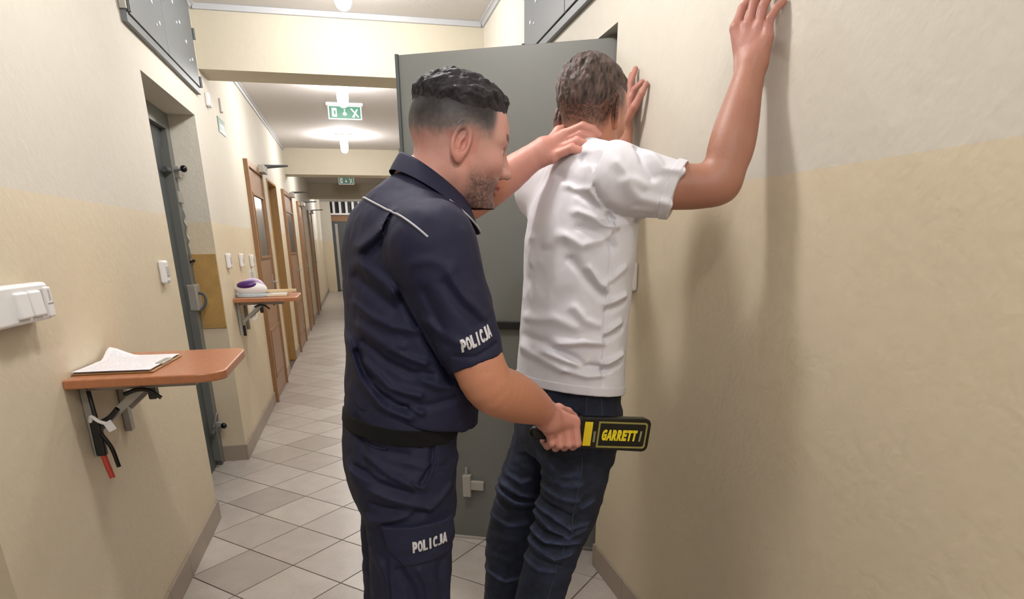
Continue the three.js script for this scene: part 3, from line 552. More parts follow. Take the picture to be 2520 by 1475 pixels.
// head: local axes f (face), u (up), s (side)
const axes = (heading, pitch) => { const ch = Math.cos(heading), sh = Math.sin(heading), cp = Math.cos(pitch), sp = Math.sin(pitch); return { F: [ch * cp, -sp, -sh * cp], U: [ch * sp, cp, -sh * sp], S: [sh, 0, ch] }; };
const skull = (f, u, s) => smin(smin(ell(f + 0.008, u - 0.033, s, 0.1, 0.085, 0.077), ell(f - 0.03, u + 0.03, s, 0.066, 0.09, 0.059), 0.03), ell(f - 0.05, u - 0.04, s, 0.043, 0.05, 0.056), 0.03);
function headField(f, u, s0) {
  const s = Math.abs(s0); let d = skull(f, u, s0);
  d = smin(d, capD(f, u, s, [-0.004, -0.058, 0.048, 0.017], [0.068, -0.108, 0.014, 0.017]), 0.035);
  d = smin(d, capD(f, u, s, [0.085, 0.024, 0.012, 0.009], [0.07, 0.022, 0.048, 0.009]), 0.018);
  d = smin(d, ell(f - 0.064, u + 0.022, s - 0.038, 0.024, 0.02, 0.022), 0.022);
  d = smax(d, -ell(f - 0.098, u - 0.003, s - 0.031, 0.017, 0.011, 0.017), 0.012);
  d = Math.min(d, ell(f - 0.076, u - 0.003, s - 0.031, 0.0125, 0.0125, 0.0125));
  d = smin(d, capD(f, u, s0, [0.09, 0.014, 0, 0.007], [0.115, -0.03, 0, 0.0105]), 0.014);
  d = smin(d, ell(f - 0.101, u + 0.034, s - 0.012, 0.011, 0.009, 0.009), 0.008);
  d = smin(d, ell(f - 0.092, u + 0.06, s0, 0.011, 0.0075, 0.022), 0.008);
  d = smin(d, ell(f - 0.089, u + 0.074, s0, 0.0105, 0.0075, 0.018), 0.007);
  d = smin(d, ell(f - 0.08, u + 0.106, s0, 0.02, 0.017, 0.02), 0.018);
  // ear
  const ef = f + 0.014, eu = u + 0.006, es = s - 0.0745 + 0.30 * ef, tilt = ef * 0.97 - eu * 0.2, eu2 = eu * 0.97 + ef * 0.2;
  const rr = Math.hypot(tilt / 0.0165, eu2 / 0.029), ring = Math.abs(rr - 1) * 0.018;
  if (rr < 2.5) {
    let e = Math.hypot(ring, (es - 0.006) * 1.0) - 0.0048;
    e = smin(e, ell(tilt, eu2, es + 0.002, 0.017, 0.03, 0.006), 0.003);
    e = smin(e, ell(tilt + 0.002 - 0.004, eu2 - 0.004, es - 0.004, 0.004, 0.017, 0.004), 0.004);
    e = smin(e, ell(tilt - 0.006, eu2 + 0.03, es - 0.003, 0.009, 0.010, 0.006), 0.006);
    e = smin(e, ell(tilt - 0.014, eu2 + 0.006, es - 0.002, 0.004, 0.007, 0.005), 0.004);
    e = smax(e, -ell(tilt - 0.007, eu2 + 0.004, es - 0.006, 0.006, 0.010, 0.006), 0.002);
    d = smin(d, e, 0.006);
  }
  return d;
}
function makeHead(O, A, neckBase, skin, hairSpec) {
  const loc = (x, y, z) => { const dx = x - O[0], dy = y - O[1], dz = z - O[2]; return [dx * A.F[0] + dy * A.F[1] + dz * A.F[2], dx * A.U[0] + dy * A.U[1] + dz * A.U[2], dx * A.S[0] + dy * A.S[1] + dz * A.S[2]]; };
  const nt = [-0.022, -0.045, 0].map((v, i) => v), N0 = [O[0] + A.F[0] * nt[0] + A.U[0] * nt[1], O[1] + A.F[1] * nt[0] + A.U[1] * nt[1], O[2] + A.F[2] * nt[0] + A.U[2] * nt[1], 0.054];
  const fn = (x, y, z) => { const [f, u, s] = loc(x, y, z); return smin(headField(f, u, s), capD(x, y, z, N0, neckBase), 0.03); };
  const col = (x, y, z) => { const [f, u, s] = loc(x, y, z); return skin(f, u, s, x, y, z); };
  const mn = [O[0] - 0.16, neckBase[1] - 0.03, O[2] - 0.16], mx = [O[0] + 0.16, O[1] + 0.15, O[2] + 0.16];
  const geo = meshSDF(fn, mn, mx, 0.0027, col);
  const hfn = (x, y, z) => { const [f, u, s] = loc(x, y, z); return skull(f, u, s) - hairSpec.thick(f, u, s); };
  const hair = meshSDF(hfn, [O[0] - 0.15, O[1] - 0.08, O[2] - 0.15], [O[0] + 0.15, O[1] + 0.16, O[2] + 0.15], 0.0026, (x, y, z) => { const [f, u, s] = loc(x, y, z); return hairSpec.color(f, u, s); });
  return { geo, hair };
}
const joinSkin = gs => mergeGeometries(gs.map(g => { const h = g.clone(); return h; }));

const FOLD_SHIRT = [{p:[[0.018,1.356],[0.039,1.372],[0.080,1.412]],w:0.0102,h:0.0112},
 {p:[[0.025,1.346],[0.052,1.363],[0.083,1.391]],w:0.0085,h:-0.0084},
 {p:[[0.131,1.370],[0.113,1.353],[0.094,1.323],[0.085,1.288],[0.086,1.261]],w:0.0060,h:-0.0084},
 {p:[[0.013,1.327],[0.050,1.296],[0.078,1.262]],w:0.0110,h:0.0112},
 {p:[[0.006,1.300],[0.041,1.273],[0.073,1.242]],w:0.0119,h:-0.0098},
 {p:[[-0.003,1.248],[0.027,1.226],[0.070,1.210],[0.114,1.203]],w:0.0085,h:0.0084},
 {p:[[0.088,1.262],[0.109,1.233],[0.132,1.196],[0.153,1.150],[0.174,1.107]],w:0.0136,h:-0.0196},
 {p:[[-0.024,1.173],[-0.014,1.132],[-0.003,1.098],[0.031,1.053],[0.086,1.029]],w:0.0093,h:0.0140},
 {p:[[-0.007,1.149],[0.005,1.109],[0.034,1.074],[0.081,1.050]],w:0.0076,h:-0.0112},
 {p:[[0.011,1.131],[0.052,1.090],[0.108,1.076]],w:0.0085,h:0.0126},
 {p:[[0.057,1.166],[0.086,1.153],[0.123,1.140]],w:0.0076,h:0.0098},
 {p:[[0.023,1.092],[0.061,1.063],[0.111,1.040]],w:0.0076,h:0.0098},
 {p:[[0.011,1.172],[0.047,1.142],[0.093,1.120],[0.133,1.114]],w:0.0085,h:-0.0098},
 {p:[[0.005,1.203],[0.042,1.178],[0.080,1.173]],w:0.0102,h:0.0084},
 {p:[[0.117,1.111],[0.148,1.092],[0.190,1.090]],w:0.0102,h:0.0084},
 {p:[[0.048,1.048],[0.122,1.052],[0.180,1.061]],w:0.0085,h:-0.0070}];
const FOLD_SLEEVE = [{p:[[0.165,1.312],[0.186,1.279],[0.228,1.235]],w:0.0080,h:0.0070},
 {p:[[0.157,1.294],[0.181,1.258],[0.217,1.221]],w:0.0085,h:-0.0070},
 {p:[[0.105,1.329],[0.133,1.335],[0.169,1.321]],w:0.0102,h:0.0056},
 {p:[[0.128,1.224],[0.164,1.193],[0.201,1.184]],w:0.0085,h:0.0056},
 {p:[[0.123,1.281],[0.143,1.238],[0.156,1.186]],w:0.0102,h:-0.0070},
 {p:[[0.172,1.162],[0.208,1.162],[0.249,1.181]],w:0.0040,h:-0.0042}];
const FOLD_PANTS = [{p:[[-0.004,0.940],[0.070,0.896],[0.105,0.879]],w:0.0085,h:0.0084},
 {p:[[-0.002,0.873],[0.075,0.847],[0.115,0.835]],w:0.0085,h:0.0098},
 {p:[[-0.012,0.800],[0.033,0.813],[0.074,0.826]],w:0.0085,h:0.0112},
 {p:[[-0.021,0.979],[0.025,0.957],[0.074,0.949]],w:0.0085,h:-0.0070},
 {p:[[-0.027,0.909],[0.029,0.886],[0.078,0.867]],w:0.0076,h:-0.0084},
 {p:[[0.073,0.936],[0.115,0.923],[0.158,0.928]],w:0.0085,h:0.0056},
 {p:[[-0.000,0.838],[0.050,0.830],[0.101,0.821]],w:0.0076,h:-0.0084},
 {p:[[0.119,0.831],[0.146,0.847],[0.166,0.863]],w:0.0085,h:0.0084},
 {p:[[0.002,0.699],[0.013,0.668],[0.014,0.622]],w:0.0102,h:0.0126},
 {p:[[0.045,0.693],[0.065,0.650],[0.072,0.613]],w:0.0102,h:-0.0140},
 {p:[[0.085,0.693],[0.101,0.655],[0.101,0.609]],w:0.0085,h:0.0126},
 {p:[[0.135,0.692],[0.128,0.652],[0.135,0.604]],w:0.0102,h:-0.0112},
 {p:[[-0.018,1.012],[-0.007,0.960],[-0.007,0.907]],w:0.0085,h:-0.0056},
 {p:[[0.119,0.996],[0.133,0.957],[0.126,0.922],[0.101,0.888]],w:0.0060,h:-0.0084}];
const FOLD_TEE = [{p:[[0.493,1.121],[0.544,1.129],[0.593,1.127]],w:0.0102,h:0.0140},
 {p:[[0.493,1.102],[0.517,1.091],[0.551,1.069],[0.595,1.062]],w:0.0085,h:-0.0126},
 {p:[[0.465,1.096],[0.508,1.079],[0.546,1.073]],w:0.0102,h:0.0112},
 {p:[[0.599,1.152],[0.641,1.174]],w:0.0076,h:0.0126},
 {p:[[0.597,1.133],[0.645,1.155]],w:0.0076,h:-0.0112},
 {p:[[0.596,1.072],[0.652,1.093]],w:0.0076,h:0.0126},
 {p:[[0.596,1.054],[0.650,1.071]],w:0.0080,h:-0.0098},
 {p:[[0.595,1.220],[0.651,1.238]],w:0.0085,h:0.0112},
 {p:[[0.599,1.203],[0.652,1.221]],w:0.0076,h:-0.0098},
 {p:[[0.589,1.266],[0.642,1.303]],w:0.0085,h:0.0098},
 {p:[[0.551,1.304],[0.580,1.264],[0.594,1.254]],w:0.0093,h:0.0126},
 {p:[[0.522,1.323],[0.554,1.276],[0.585,1.237]],w:0.0102,h:-0.0098},
 {p:[[0.503,1.379],[0.536,1.355],[0.588,1.373]],w:0.0110,h:0.0098},
 {p:[[0.447,1.374],[0.442,1.315],[0.423,1.225]],w:0.0136,h:0.0084},
 {p:[[0.411,1.361],[0.406,1.288],[0.402,1.214]],w:0.0119,h:-0.0070},
 {p:[[0.481,1.342],[0.472,1.269],[0.453,1.193]],w:0.0153,h:-0.0070},
 {p:[[0.560,1.553],[0.566,1.507],[0.581,1.463],[0.600,1.413]],w:0.0102,h:-0.0140},
 {p:[[0.521,1.492],[0.560,1.463],[0.582,1.444],[0.619,1.427]],w:0.0085,h:0.0112},
 {p:[[0.520,1.517],[0.537,1.475],[0.568,1.440]],w:0.0102,h:-0.0112},
 {p:[[0.528,1.431],[0.569,1.409],[0.611,1.396]],w:0.0085,h:0.0098},
 {p:[[0.539,1.396],[0.581,1.378],[0.608,1.350]],w:0.0102,h:-0.0098},
 {p:[[0.402,1.117],[0.444,1.085],[0.498,1.056]],w:0.0110,h:0.0084},
 {p:[[0.392,1.147],[0.433,1.125],[0.475,1.115]],w:0.0127,h:-0.0070},
 {p:[[0.503,1.056],[0.552,1.043],[0.596,1.046]],w:0.0080,h:0.0070},
 {p:[[0.604,1.377],[0.603,1.304],[0.599,1.218],[0.596,1.108],[0.595,1.020]],w:0.0050,h:-0.0056},
 {p:[[0.525,1.210],[0.547,1.180],[0.580,1.169]],w:0.0102,h:0.0084},
 {p:[[0.433,1.174],[0.484,1.182],[0.527,1.161]],w:0.0136,h:0.0070}];
const FOLD_TSLEEVE = [{p:[[0.646,1.558],[0.644,1.526],[0.659,1.496]],w:0.0093,h:-0.0112},
 {p:[[0.665,1.542],[0.677,1.513],[0.718,1.505]],w:0.0102,h:0.0098},
 {p:[[0.549,1.476],[0.571,1.441],[0.613,1.420],[0.675,1.416]],w:0.0093,h:-0.0112},
 {p:[[0.601,1.487],[0.632,1.454],[0.693,1.437]],w:0.0119,h:0.0112},
 {p:[[0.589,1.528],[0.610,1.496],[0.640,1.479]],w:0.0102,h:0.0084},
 {p:[[0.634,1.429],[0.684,1.420]],w:0.0080,h:0.0070}];
const FOLD_JEANS = [{p:[[0.442,0.732],[0.483,0.713],[0.538,0.704]],w:0.0080,h:0.0084},
 {p:[[0.428,0.677],[0.473,0.657],[0.515,0.628]],w:0.0070,h:0.0126},
 {p:[[0.425,0.659],[0.466,0.622],[0.516,0.597]],w:0.0070,h:0.0126},
 {p:[[0.433,0.697],[0.479,0.678],[0.526,0.657]],w:0.0070,h:-0.0084},
 {p:[[0.407,0.610],[0.452,0.585],[0.504,0.582],[0.549,0.581]],w:0.0070,h:0.0140},
 {p:[[0.411,0.628],[0.457,0.604],[0.516,0.601]],w:0.0070,h:-0.0112},
 {p:[[0.400,0.579],[0.444,0.550],[0.478,0.533],[0.528,0.547]],w:0.0080,h:0.0112},
 {p:[[0.406,0.592],[0.452,0.566],[0.511,0.564]],w:0.0060,h:-0.0098},
 {p:[[0.518,0.627],[0.571,0.634]],w:0.0080,h:0.0112},
 {p:[[0.504,0.598],[0.568,0.618]],w:0.0070,h:0.0098},
 {p:[[0.395,0.550],[0.441,0.523],[0.494,0.508]],w:0.0080,h:-0.0084},
 {p:[[0.389,0.519],[0.436,0.494],[0.483,0.494]],w:0.0085,h:0.0084},
 {p:[[0.454,0.810],[0.488,0.773],[0.534,0.780]],w:0.0102,h:0.0070},
 {p:[[0.443,0.833],[0.510,0.816],[0.566,0.829]],w:0.0085,h:-0.0070},
 {p:[[0.540,0.936],[0.574,0.912],[0.618,0.919]],w:0.0060,h:-0.0070},
 {p:[[0.449,0.765],[0.500,0.748],[0.546,0.750]],w:0.0102,h:0.0070},
 {p:[[0.548,0.685],[0.583,0.699]],w:0.0080,h:0.0084}];
const FOLD_JEANSL = [{p:[[0.403,0.706],[0.430,0.690],[0.462,0.700]],w:0.0080,h:0.0084},
 {p:[[0.386,0.674],[0.430,0.652],[0.487,0.643]],w:0.0080,h:0.0098},
 {p:[[0.378,0.645],[0.417,0.625],[0.463,0.624]],w:0.0080,h:0.0112},
 {p:[[0.367,0.618],[0.411,0.597],[0.455,0.598]],w:0.0080,h:-0.0084},
 {p:[[0.380,0.659],[0.424,0.638],[0.468,0.634]],w:0.0060,h:-0.0084},
 {p:[[0.354,0.566],[0.398,0.548],[0.449,0.555]],w:0.0076,h:0.0070},
 {p:[[0.339,0.374],[0.384,0.353],[0.423,0.362]],w:0.0076,h:0.0098}];


// ================================================================== officer in navy uniform
{
  const P = thing('person', 'man in navy police uniform holding a hand-held metal detector', 'person', [0.1, 0, -1.42]);
  const off = (g) => g.translate(-0.1, 0, 1.42);
  const hd = 0.33;
  const torso = loft([[0.93, 0.098, -1.42, 0.142, 0.18], [1.033, 0.106, -1.42, 0.147, 0.185], [1.11, 0.117, -1.42, 0.146, 0.19], [1.2, 0.122, -1.42, 0.143, 0.195], [1.283, 0.122, -1.42, 0.14, 0.198], [1.364, 0.116, -1.42, 0.126, 0.19], [1.42, 0.116, -1.42, 0.108, 0.16], [1.465, 0.128, -1.42, 0.08, 0.085], [1.505, 0.16, -1.42, 0.05, 0.055]], hd);
  const RS = [0.15, 1.355, -1.245, 0.085], RC = [0.228, 1.122, -1.198, 0.053];
  const LS = [0.075, 1.36, -1.60, 0.08], LC = [0.25, 1.44, -1.665, 0.058];
  const fS = foldSet(FOLD_SHIRT), fSl = foldSet(FOLD_SLEEVE);
  const shirtBase = (x, y, z) => {
    let d = torso(x, y, z);
    d = smin(d, capD(x, y, z, [0.145, 1.412, -1.42, 0.05], [0.145, 1.364, -1.27, 0.062]), 0.05);
    d = smin(d, capD(x, y, z, [0.14, 1.425, -1.42, 0.05], [0.085, 1.368, -1.58, 0.062]), 0.05);
    const hem = y - (1.03 - 0.23 * (x + 0.02)); d = smax(d, -hem, 0.012);
    const ar = capD(x, y, z, RS, RC), al = capD(x, y, z, LS, LC);
    const cr = (x - 0.222) * 0.31 + (y - 1.14) * -0.93 + (z + 1.20) * 0.19, cl = (x - 0.235) * 0.9 + (y - 1.43) * 0.39 + (z + 1.66) * -0.2;
    d = smin(d, smax(ar, cr, 0.004), 0.028); d = smin(d, smax(al, cl, 0.004), 0.035);
    return d;
  };
  const shirt = (x, y, z) => {
    let d = shirtBase(x, y, z);
    if (Math.abs(d) < 0.035) {
      const arm = capD(x, y, z, RS, RC) < 0.012 && z > -1.29, m = sstep(-1.46, -1.38, z);
      d -= arm ? fSl(x, y) * sstep(-1.27, -1.22, z) : fS(x, y) * m;
      d -= 0.0022 * noise(x * 22 + y * 9, y * 30, z * 22) + 0.0012 * noise(x * 60, y * 50, z * 60);
    }
    return d;
  };
  const navy = 0x171a39, shirtMat = cloth(navy, 0.75, 0.06);
  const sh = part('shirt', off(meshSDF(shirt, [-0.1, 0.9, -1.8], [0.36, 1.53, -1.08], 0.0045)), shirtMat, P);
  // cuff band, piping, collar, shoulder strap, lettering
  part('back_piping', off(drapeTube(shirt, [[0.032, 1.452], [0.050, 1.438], [0.082, 1.416], [0.110, 1.393], [0.132, 1.373]], -1.02, 0.0022)), std(0xb9bac4, 0.5), sh, 'silver grey piping');
  {
    const n = 64, pos = [], idx = [], rows = 6; // folded collar: inner stand, top roll, outer fall
    const Fh = [Math.cos(0.12), -Math.sin(0.12)], Sh = [Math.sin(0.12), Math.cos(0.12)];
    const prof = (ph, r) => { const t = r / (rows - 1); const front = 0.5 + 0.5 * Math.cos(ph); // 1 at the front
      const top = 1.487 - 0.050 * Math.cos(ph), fall = 0.033 + 0.024 * front * front;
      const table = [[0.062, -0.035], [0.0645, -0.004], [0.0675, 0.0], [0.071, -0.004], [0.082, -fall * 0.6], [0.090, -fall]][r];
      return [table[0] + 0.004 * front, top + table[1]]; };
    for (let i = 0; i <= n; i++) { const ph = i / n * Math.PI * 2 + Math.PI * 0; for (let r = 0; r < rows; r++) { const [R, y] = prof(ph, r), cf = Math.cos(ph) * R, cs = Math.sin(ph) * R * 1.02; pos.push(0.178 + cf * Fh[0] + cs * Sh[0], y, -1.42 + cf * Fh[1] + cs * Sh[1]); } }
    for (let i = 0; i < n; i++) for (let r = 0; r + 1 < rows; r++) { const a = i * rows + r, b = a + rows; idx.push(a, b, a + 1, b, b + 1, a + 1); }
    const g = new THREE.BufferGeometry(); g.setAttribute('position', new THREE.Float32BufferAttribute(pos, 3)); g.setIndex(idx); g.computeVertexNormals();
    const uv = new Float32Array(pos.length / 3 * 2); for (let i = 0; i < uv.length / 2; i++) { uv[2 * i] = pos[3 * i] + pos[3 * i + 2]; uv[2 * i + 1] = pos[3 * i + 1]; } g.setAttribute('uv', new THREE.BufferAttribute(uv, 2));
    const cm = shirtMat.clone(); cm.side = THREE.DoubleSide; const co = part('collar', off(g), cm, sh);
    const pts = []; for (let i = 0; i <= 20; i++) { const ph = lerp(1.5, 0.3, i / 20), [R, y] = prof(ph, 5), cf = Math.cos(ph) * (R + 0.001), cs = Math.sin(ph) * (R + 0.001) * 1.02; pts.push(V(0.178 + cf * Fh[0] + cs * Sh[0], y, -1.42 + cf * Fh[1] + cs * Sh[1])); }
    part('collar_piping', off(tube(pts, 0.0022, 40, 6)), std(0xb9bac4, 0.5), co, 'silver grey piping');
    const strap = new RoundedBoxGeometry(0.045, 0.007, 0.13, 2, 0.003); strap.rotateX(0.36); strap.rotateZ(-0.16); strap.translate(0.178, 1.412, -1.285); part('shoulder_strap', off(strap), shirtMat, sh);
  }
  {
    const c = V(0.196, 1.196, -1.02), r = V(0.94, 0.35, 0), u = V(-0.2, 0.98, 0);
    part('lettering', off(lettering('POLICJA', 0.024, 0.078, (x, y, z) => { const dir = V(-0.25 - x * 4, 0, -1).normalize(), p = c.clone().addScaledVector(r, x).addScaledVector(u, y).add(V(0.05 + x * 0.4, 0, 0)); const h = march(shirt, p, dir, 0.001); return h.addScaledVector(dir, -z); })), std(0xd8d8de, 0.5), sh, 'white POLICJA lettering on the sleeve');
  }
  // trousers
  const hips = loft([[0.78, 0.075, -1.42, 0.115, 0.182], [0.84, 0.068, -1.42, 0.124, 0.187], [0.9, 0.066, -1.42, 0.128, 0.188], [0.96, 0.074, -1.42, 0.126, 0.18], [1.05, 0.088, -1.42, 0.126, 0.17]], 0.16);
  const legR = loft([[0.03, 0.05, -1.322, 0.078, 0.078], [0.3, 0.055, -1.323, 0.083, 0.08], [0.48, 0.063, -1.325, 0.09, 0.085], [0.575, 0.068, -1.325, 0.095, 0.09], [0.652, 0.0745, -1.325, 0.097, 0.092], [0.75, 0.077, -1.325, 0.096, 0.096], [0.82, 0.078, -1.33, 0.1, 0.098], [0.9, 0.072, -1.335, 0.115, 0.1]], 0.16);
  const legL = loft([[0.03, 0.03, -1.525, 0.078, 0.078], [0.3, 0.035, -1.523, 0.083, 0.08], [0.48, 0.045, -1.52, 0.09, 0.085], [0.65, 0.06, -1.517, 0.097, 0.092], [0.82, 0.07, -1.51, 0.1, 0.098], [0.9, 0.068, -1.505, 0.115, 0.1]], 0.16);
  const fP = foldSet(FOLD_PANTS);
  const pantsBase = (x, y, z) => smin(smin(hips(x, y, z), legR(x, y, z), 0.03), legL(x, y, z), 0.03);
  const pants = (x, y, z) => { let d = pantsBase(x, y, z); if (Math.abs(d) < 0.035) { d -= fP(x, y) * sstep(-1.40, -1.32, z) + 0.003 * noise(x * 16, y * 34, z * 16) + 0.0013 * noise(x * 50, y * 60, z * 50); } return d; };
  const pantMat = cloth(0x1a1e3a, 0.78, 0.05); const tr = part('trousers', off(meshSDF(pants, [-0.12, 0.02, -1.65], [0.25, 1.06, -1.19], 0.005)), pantMat, P);
  // cargo pocket with flap
  const inPoly = (x, y, poly) => { let d = -1e3; for (let i = 0; i < poly.length; i++) { const a = poly[i], b = poly[(i + 1) % poly.length], ex = b[0] - a[0], ey = b[1] - a[1], l = Math.hypot(ex, ey); d = Math.max(d, ((y - a[1]) * ex - (x - a[0]) * ey) / l); } return d; };
  const flap = [[0.168, 0.803], [0.174, 0.743], [0.155, 0.714], [0.054, 0.706], [0.022, 0.742], [0.011, 0.797]];
  const flapF = (x, y, z) => smax(smax(pantsBase(x, y, z) - 0.017 - 0.0015 * noise(x * 40, y * 40, z * 40), inPoly(x, y, flap), 0.004), -1.34 - z, 0.004);
  part('pocket_flap', off(meshSDF(flapF, [-0.03, 0.66, -1.36], [0.22, 0.84, -1.19], 0.0038)), pantMat, tr);
  const bag = [[0.160, 0.79], [0.158, 0.56], [0.02, 0.55], [0.02, 0.79]];
  const bagF = (x, y, z) => smax(smax(pantsBase(x, y, z) - 0.011 - fP(x, y) * 0.8, inPoly(x, y, bag), 0.006), -1.33 - z, 0.004);
  part('cargo_pocket', off(meshSDF(bagF, [-0.03, 0.53, -1.35], [0.22, 0.82, -1.19], 0.0045)), pantMat, tr);
  part('lettering', off(lettering('POLICJA', 0.027, 0.078, (x, y, z) => { const p = V(0.112 + x, 0.757 + y + x * 0.1, -1.1), dir = V(0, 0, -1); return march(flapF, p, dir, 0.001).add(V(0, 0, z)); })), std(0xd8d8de, 0.5), tr, 'white POLICJA lettering on the pocket flap');
  part('pocket_edge', off(drapeTube(pants, [[0.123, 0.997], [0.139, 0.958], [0.131, 0.922], [0.103, 0.882], [0.080, 0.898]], -1.1, 0.0042, 0)), pantMat, tr);
  part('rear_pocket_edge', off(drapeTube(pants, [[-0.001, 0.990], [-0.001, 0.966], [0.036, 0.961], [0.040, 0.977], [0.026, 0.986]], -1.1, 0.003, 0.0)), pantMat, tr);
  const beltF = (x, y, z) => { const c = y - (0.985 - 0.10 * (x - 0.07)); return smax(hips(x, y, z) - 0.005, Math.abs(c) - 0.017, 0.003); };
  part('belt', off(meshSDF(beltF, [-0.12, 0.93, -1.64], [0.26, 1.05, -1.2], 0.005)), std(0x050506, 1.0), P, 'black belt');
  for (const [x, z] of [[0.055, -1.322], [0.035, -1.525]]) {
    const bf = (a, b, c) => smax(smin(ell(a - x - 0.05, b - 0.035, c - z, 0.145, 0.045, 0.052), ell(a - x + 0.02, b - 0.08, c - z, 0.07, 0.075, 0.055), 0.03), 0.0 - b, 0.004);
    part('boot', off(meshSDF(bf, [x - 0.14, -0.01, z - 0.07], [x + 0.22, 0.17, z + 0.07], 0.006)), M.black, P);
  }
  // head, arms, hands
  const O = [0.232, 1.553, -1.42], A = axes(0.10, 0.21);
  const base = lin(0xcfa296), dark = lin(0x2c2628), pink = lin(0xcd8d82);
  const ca = makeHead(O, A, [0.15, 1.46, -1.42, 0.062], (f, u, s, x, y, z) => {
    const n = noise(x * 40, y * 40, z * 40), n2 = noise(x * 400, y * 400, z * 400);
    let c = mixc(base, pink, clamp(0.35 + 0.4 * n, 0, 1));
    if (Math.abs(s) > 0.066 && Math.abs(f + 0.01) < 0.035 && Math.abs(u) < 0.045) c = mixc(c, pink, 0.7);
    // clipped sides and nape: dots of short dark hair, denser upwards
    const line = 0.016 * sstep(-0.06, 0.0, f), fade = sstep(line - 0.022, line + 0.046, u + 0.007 * n + 0.004 * noise(x * 150, y * 150, z * 150)) * (1 - sstep(0.04, 0.062, f));
    { const k = clamp(fade * (1 + 0.1 * n2), 0, 1); c = k < 0.5 ? mixc(c, lin(0x6b605f), k * 2) : mixc(lin(0x6b605f), lin(0x29252a), k * 2 - 1); }
    const beard = sstep(-0.028, -0.07, u) * sstep(0.0, 0.03, f) * (f < 0.1 ? 1 : 0.6) * (u < -0.05 || f < 0.07 ? 1 : 0.3); c = mixc(c, dark, clamp(beard * (0.75 + 0.35 * n2), 0, 0.9));
    if (u < -0.052 && u > -0.082 && f > 0.088 && Math.abs(s) < 0.024) c = lin(0xa2594f);
    if (Math.abs(u - 0.03) < 0.006 && f > 0.066 && Math.abs(s) > 0.012 && Math.abs(s) < 0.052) c = mixc(c, dark, 0.85);
    const er = Math.hypot(f - 0.076, u - 0.003, Math.abs(s) - 0.031); if (er < 0.0128 && f > 0.08) c = Math.hypot(u - 0.003, Math.abs(s) - 0.031) < 0.0055 ? lin(0x2a1c14) : lin(0xd9d2cc);
    return c;
  }, {
    thick: (f, u, s) => {
      const g = Math.min((u - 0.036 - 0.25 * Math.max(0, f - 0.01) + 0.006 * noise(f * 60, u * 20, s * 60)) / 0.05, (0.083 - f + (u - 0.06) * 0.35) / 0.014), t = sstep(0, 1, g), top = sstep(0.03, 0.1, u);
      const ang = Math.atan2(s, u), st = noise(f * 30 + 3 + 2 * noise(f * 20, u * 20, s * 20), ang * 12, 2.2 + u * 22) * 0.004 + noise(f * 80, ang * 30, u * 60) * 0.0024;
      return -0.0025 + t * (0.0045 + 0.0135 * top) + t * st * (0.35 + top) - (1 - t) * 0.004 + 0.0012 * noise(f * 200, u * 200, s * 200);
    },
    color: (f, u, s) => { const ang = Math.atan2(s, u), n = noise(f * 30, ang * 45, u * 20); return mixc(mixc(lin(0x131114), lin(0x37313a), clamp(0.3 + 0.6 * n, 0, 1)), lin(0x352d2f), 1 - sstep(0.045, 0.075, u)); },
  });
  const R = [0.405, 0.992, -1.345, 0.029];
  const armR = limb([[0.16, 1.34, -1.25, 0.05], [0.205, 1.20, -1.215, 0.052], [0.240, 1.102, -1.2, 0.051], [0.30, 1.060, -1.245, 0.052], [0.352, 1.028, -1.293, 0.044], R]);
  const fing = [[0.490, 0.0, 0.0105], [0.468, 0.003, 0.0105], [0.446, 0.0, 0.0102], [0.425, -0.003, 0.0095]].map(([x, o, r], i) => chain([[x - 0.003, 0.958 - i * 0.002, -1.377, r + 0.002], [x + 0.002, 0.905 + (i === 3 ? 0.006 : 0), -1.366, r], [x, 0.889 + (i === 3 ? 0.006 : 0), -1.392, r * 0.92], [x - 0.002, 0.899, -1.424, r * 0.85]], 0.003));
  const palm = [0.488, 0.466, 0.445, 0.425].map((x, i) => [[0.41 + i * 0.002, 0.985 - i * 0.006, -1.35, 0.026], [x - 0.003, 0.955 - i * 0.004, -1.378, 0.016]]);
  const thumb = chain([[0.42, 0.985, -1.365, 0.02], [0.455, 0.982, -1.405, 0.0145], [0.486, 0.968, -1.425, 0.0115], [0.505, 0.955, -1.43, 0.009]], 0.006);
  const handR = (x, y, z) => { let d = 1e3; for (const [a, b] of palm) d = smin(d, capD(x, y, z, a, b), 0.012); let f = 1e3; for (const q of fing) f = smin(f, q(x, y, z), 0.0022); d = smin(d, f, 0.007); return smin(d, thumb(x, y, z), 0.006); };
  const armHandR = (x, y, z) => smin(armR(x, y, z), handR(x, y, z), 0.018);
  const armSkin = (x, y, z) => { const n = noise(x * 30, y * 30, z * 30), n2 = noise(x * 9, y * 9, z * 9), hand = sstep(0.36, 0.42, x); return mixc(mixc(lin(0xc18a6c), lin(0xc8846c), clamp(0.4 + 0.5 * n2 + 0.2 * n, 0, 1)), lin(0xd19488), hand * 0.85); };
  const gR = meshSDF(armHandR, [0.09, 0.85, -1.46], [0.54, 1.4, -1.13], 0.003, armSkin);
  const W = [0.478, 1.578, -1.645, 0.027];
  const armL = limb([[0.075, 1.36, -1.60, 0.048], [0.19, 1.41, -1.655, 0.05], [0.295, 1.462, -1.665, 0.045], [0.375, 1.508, -1.66, 0.043], W]);
  const drop = [[0, 0, 0], [-0.004, -0.017, -0.002], [-0.014, -0.034, 0.004], [-0.03, -0.050, 0.010]];
  const fl = drop.map(([a, b, c]) => chain([[0.530 + a, 1.612 + b, -1.632 + c, 0.0112], [0.566 + a, 1.626 + b, -1.604 + c, 0.0102], [0.590 + a, 1.619 + b, -1.598 + c, 0.0095], [0.606 + a, 1.607 + b, -1.598 + c, 0.0088]], 0.003));
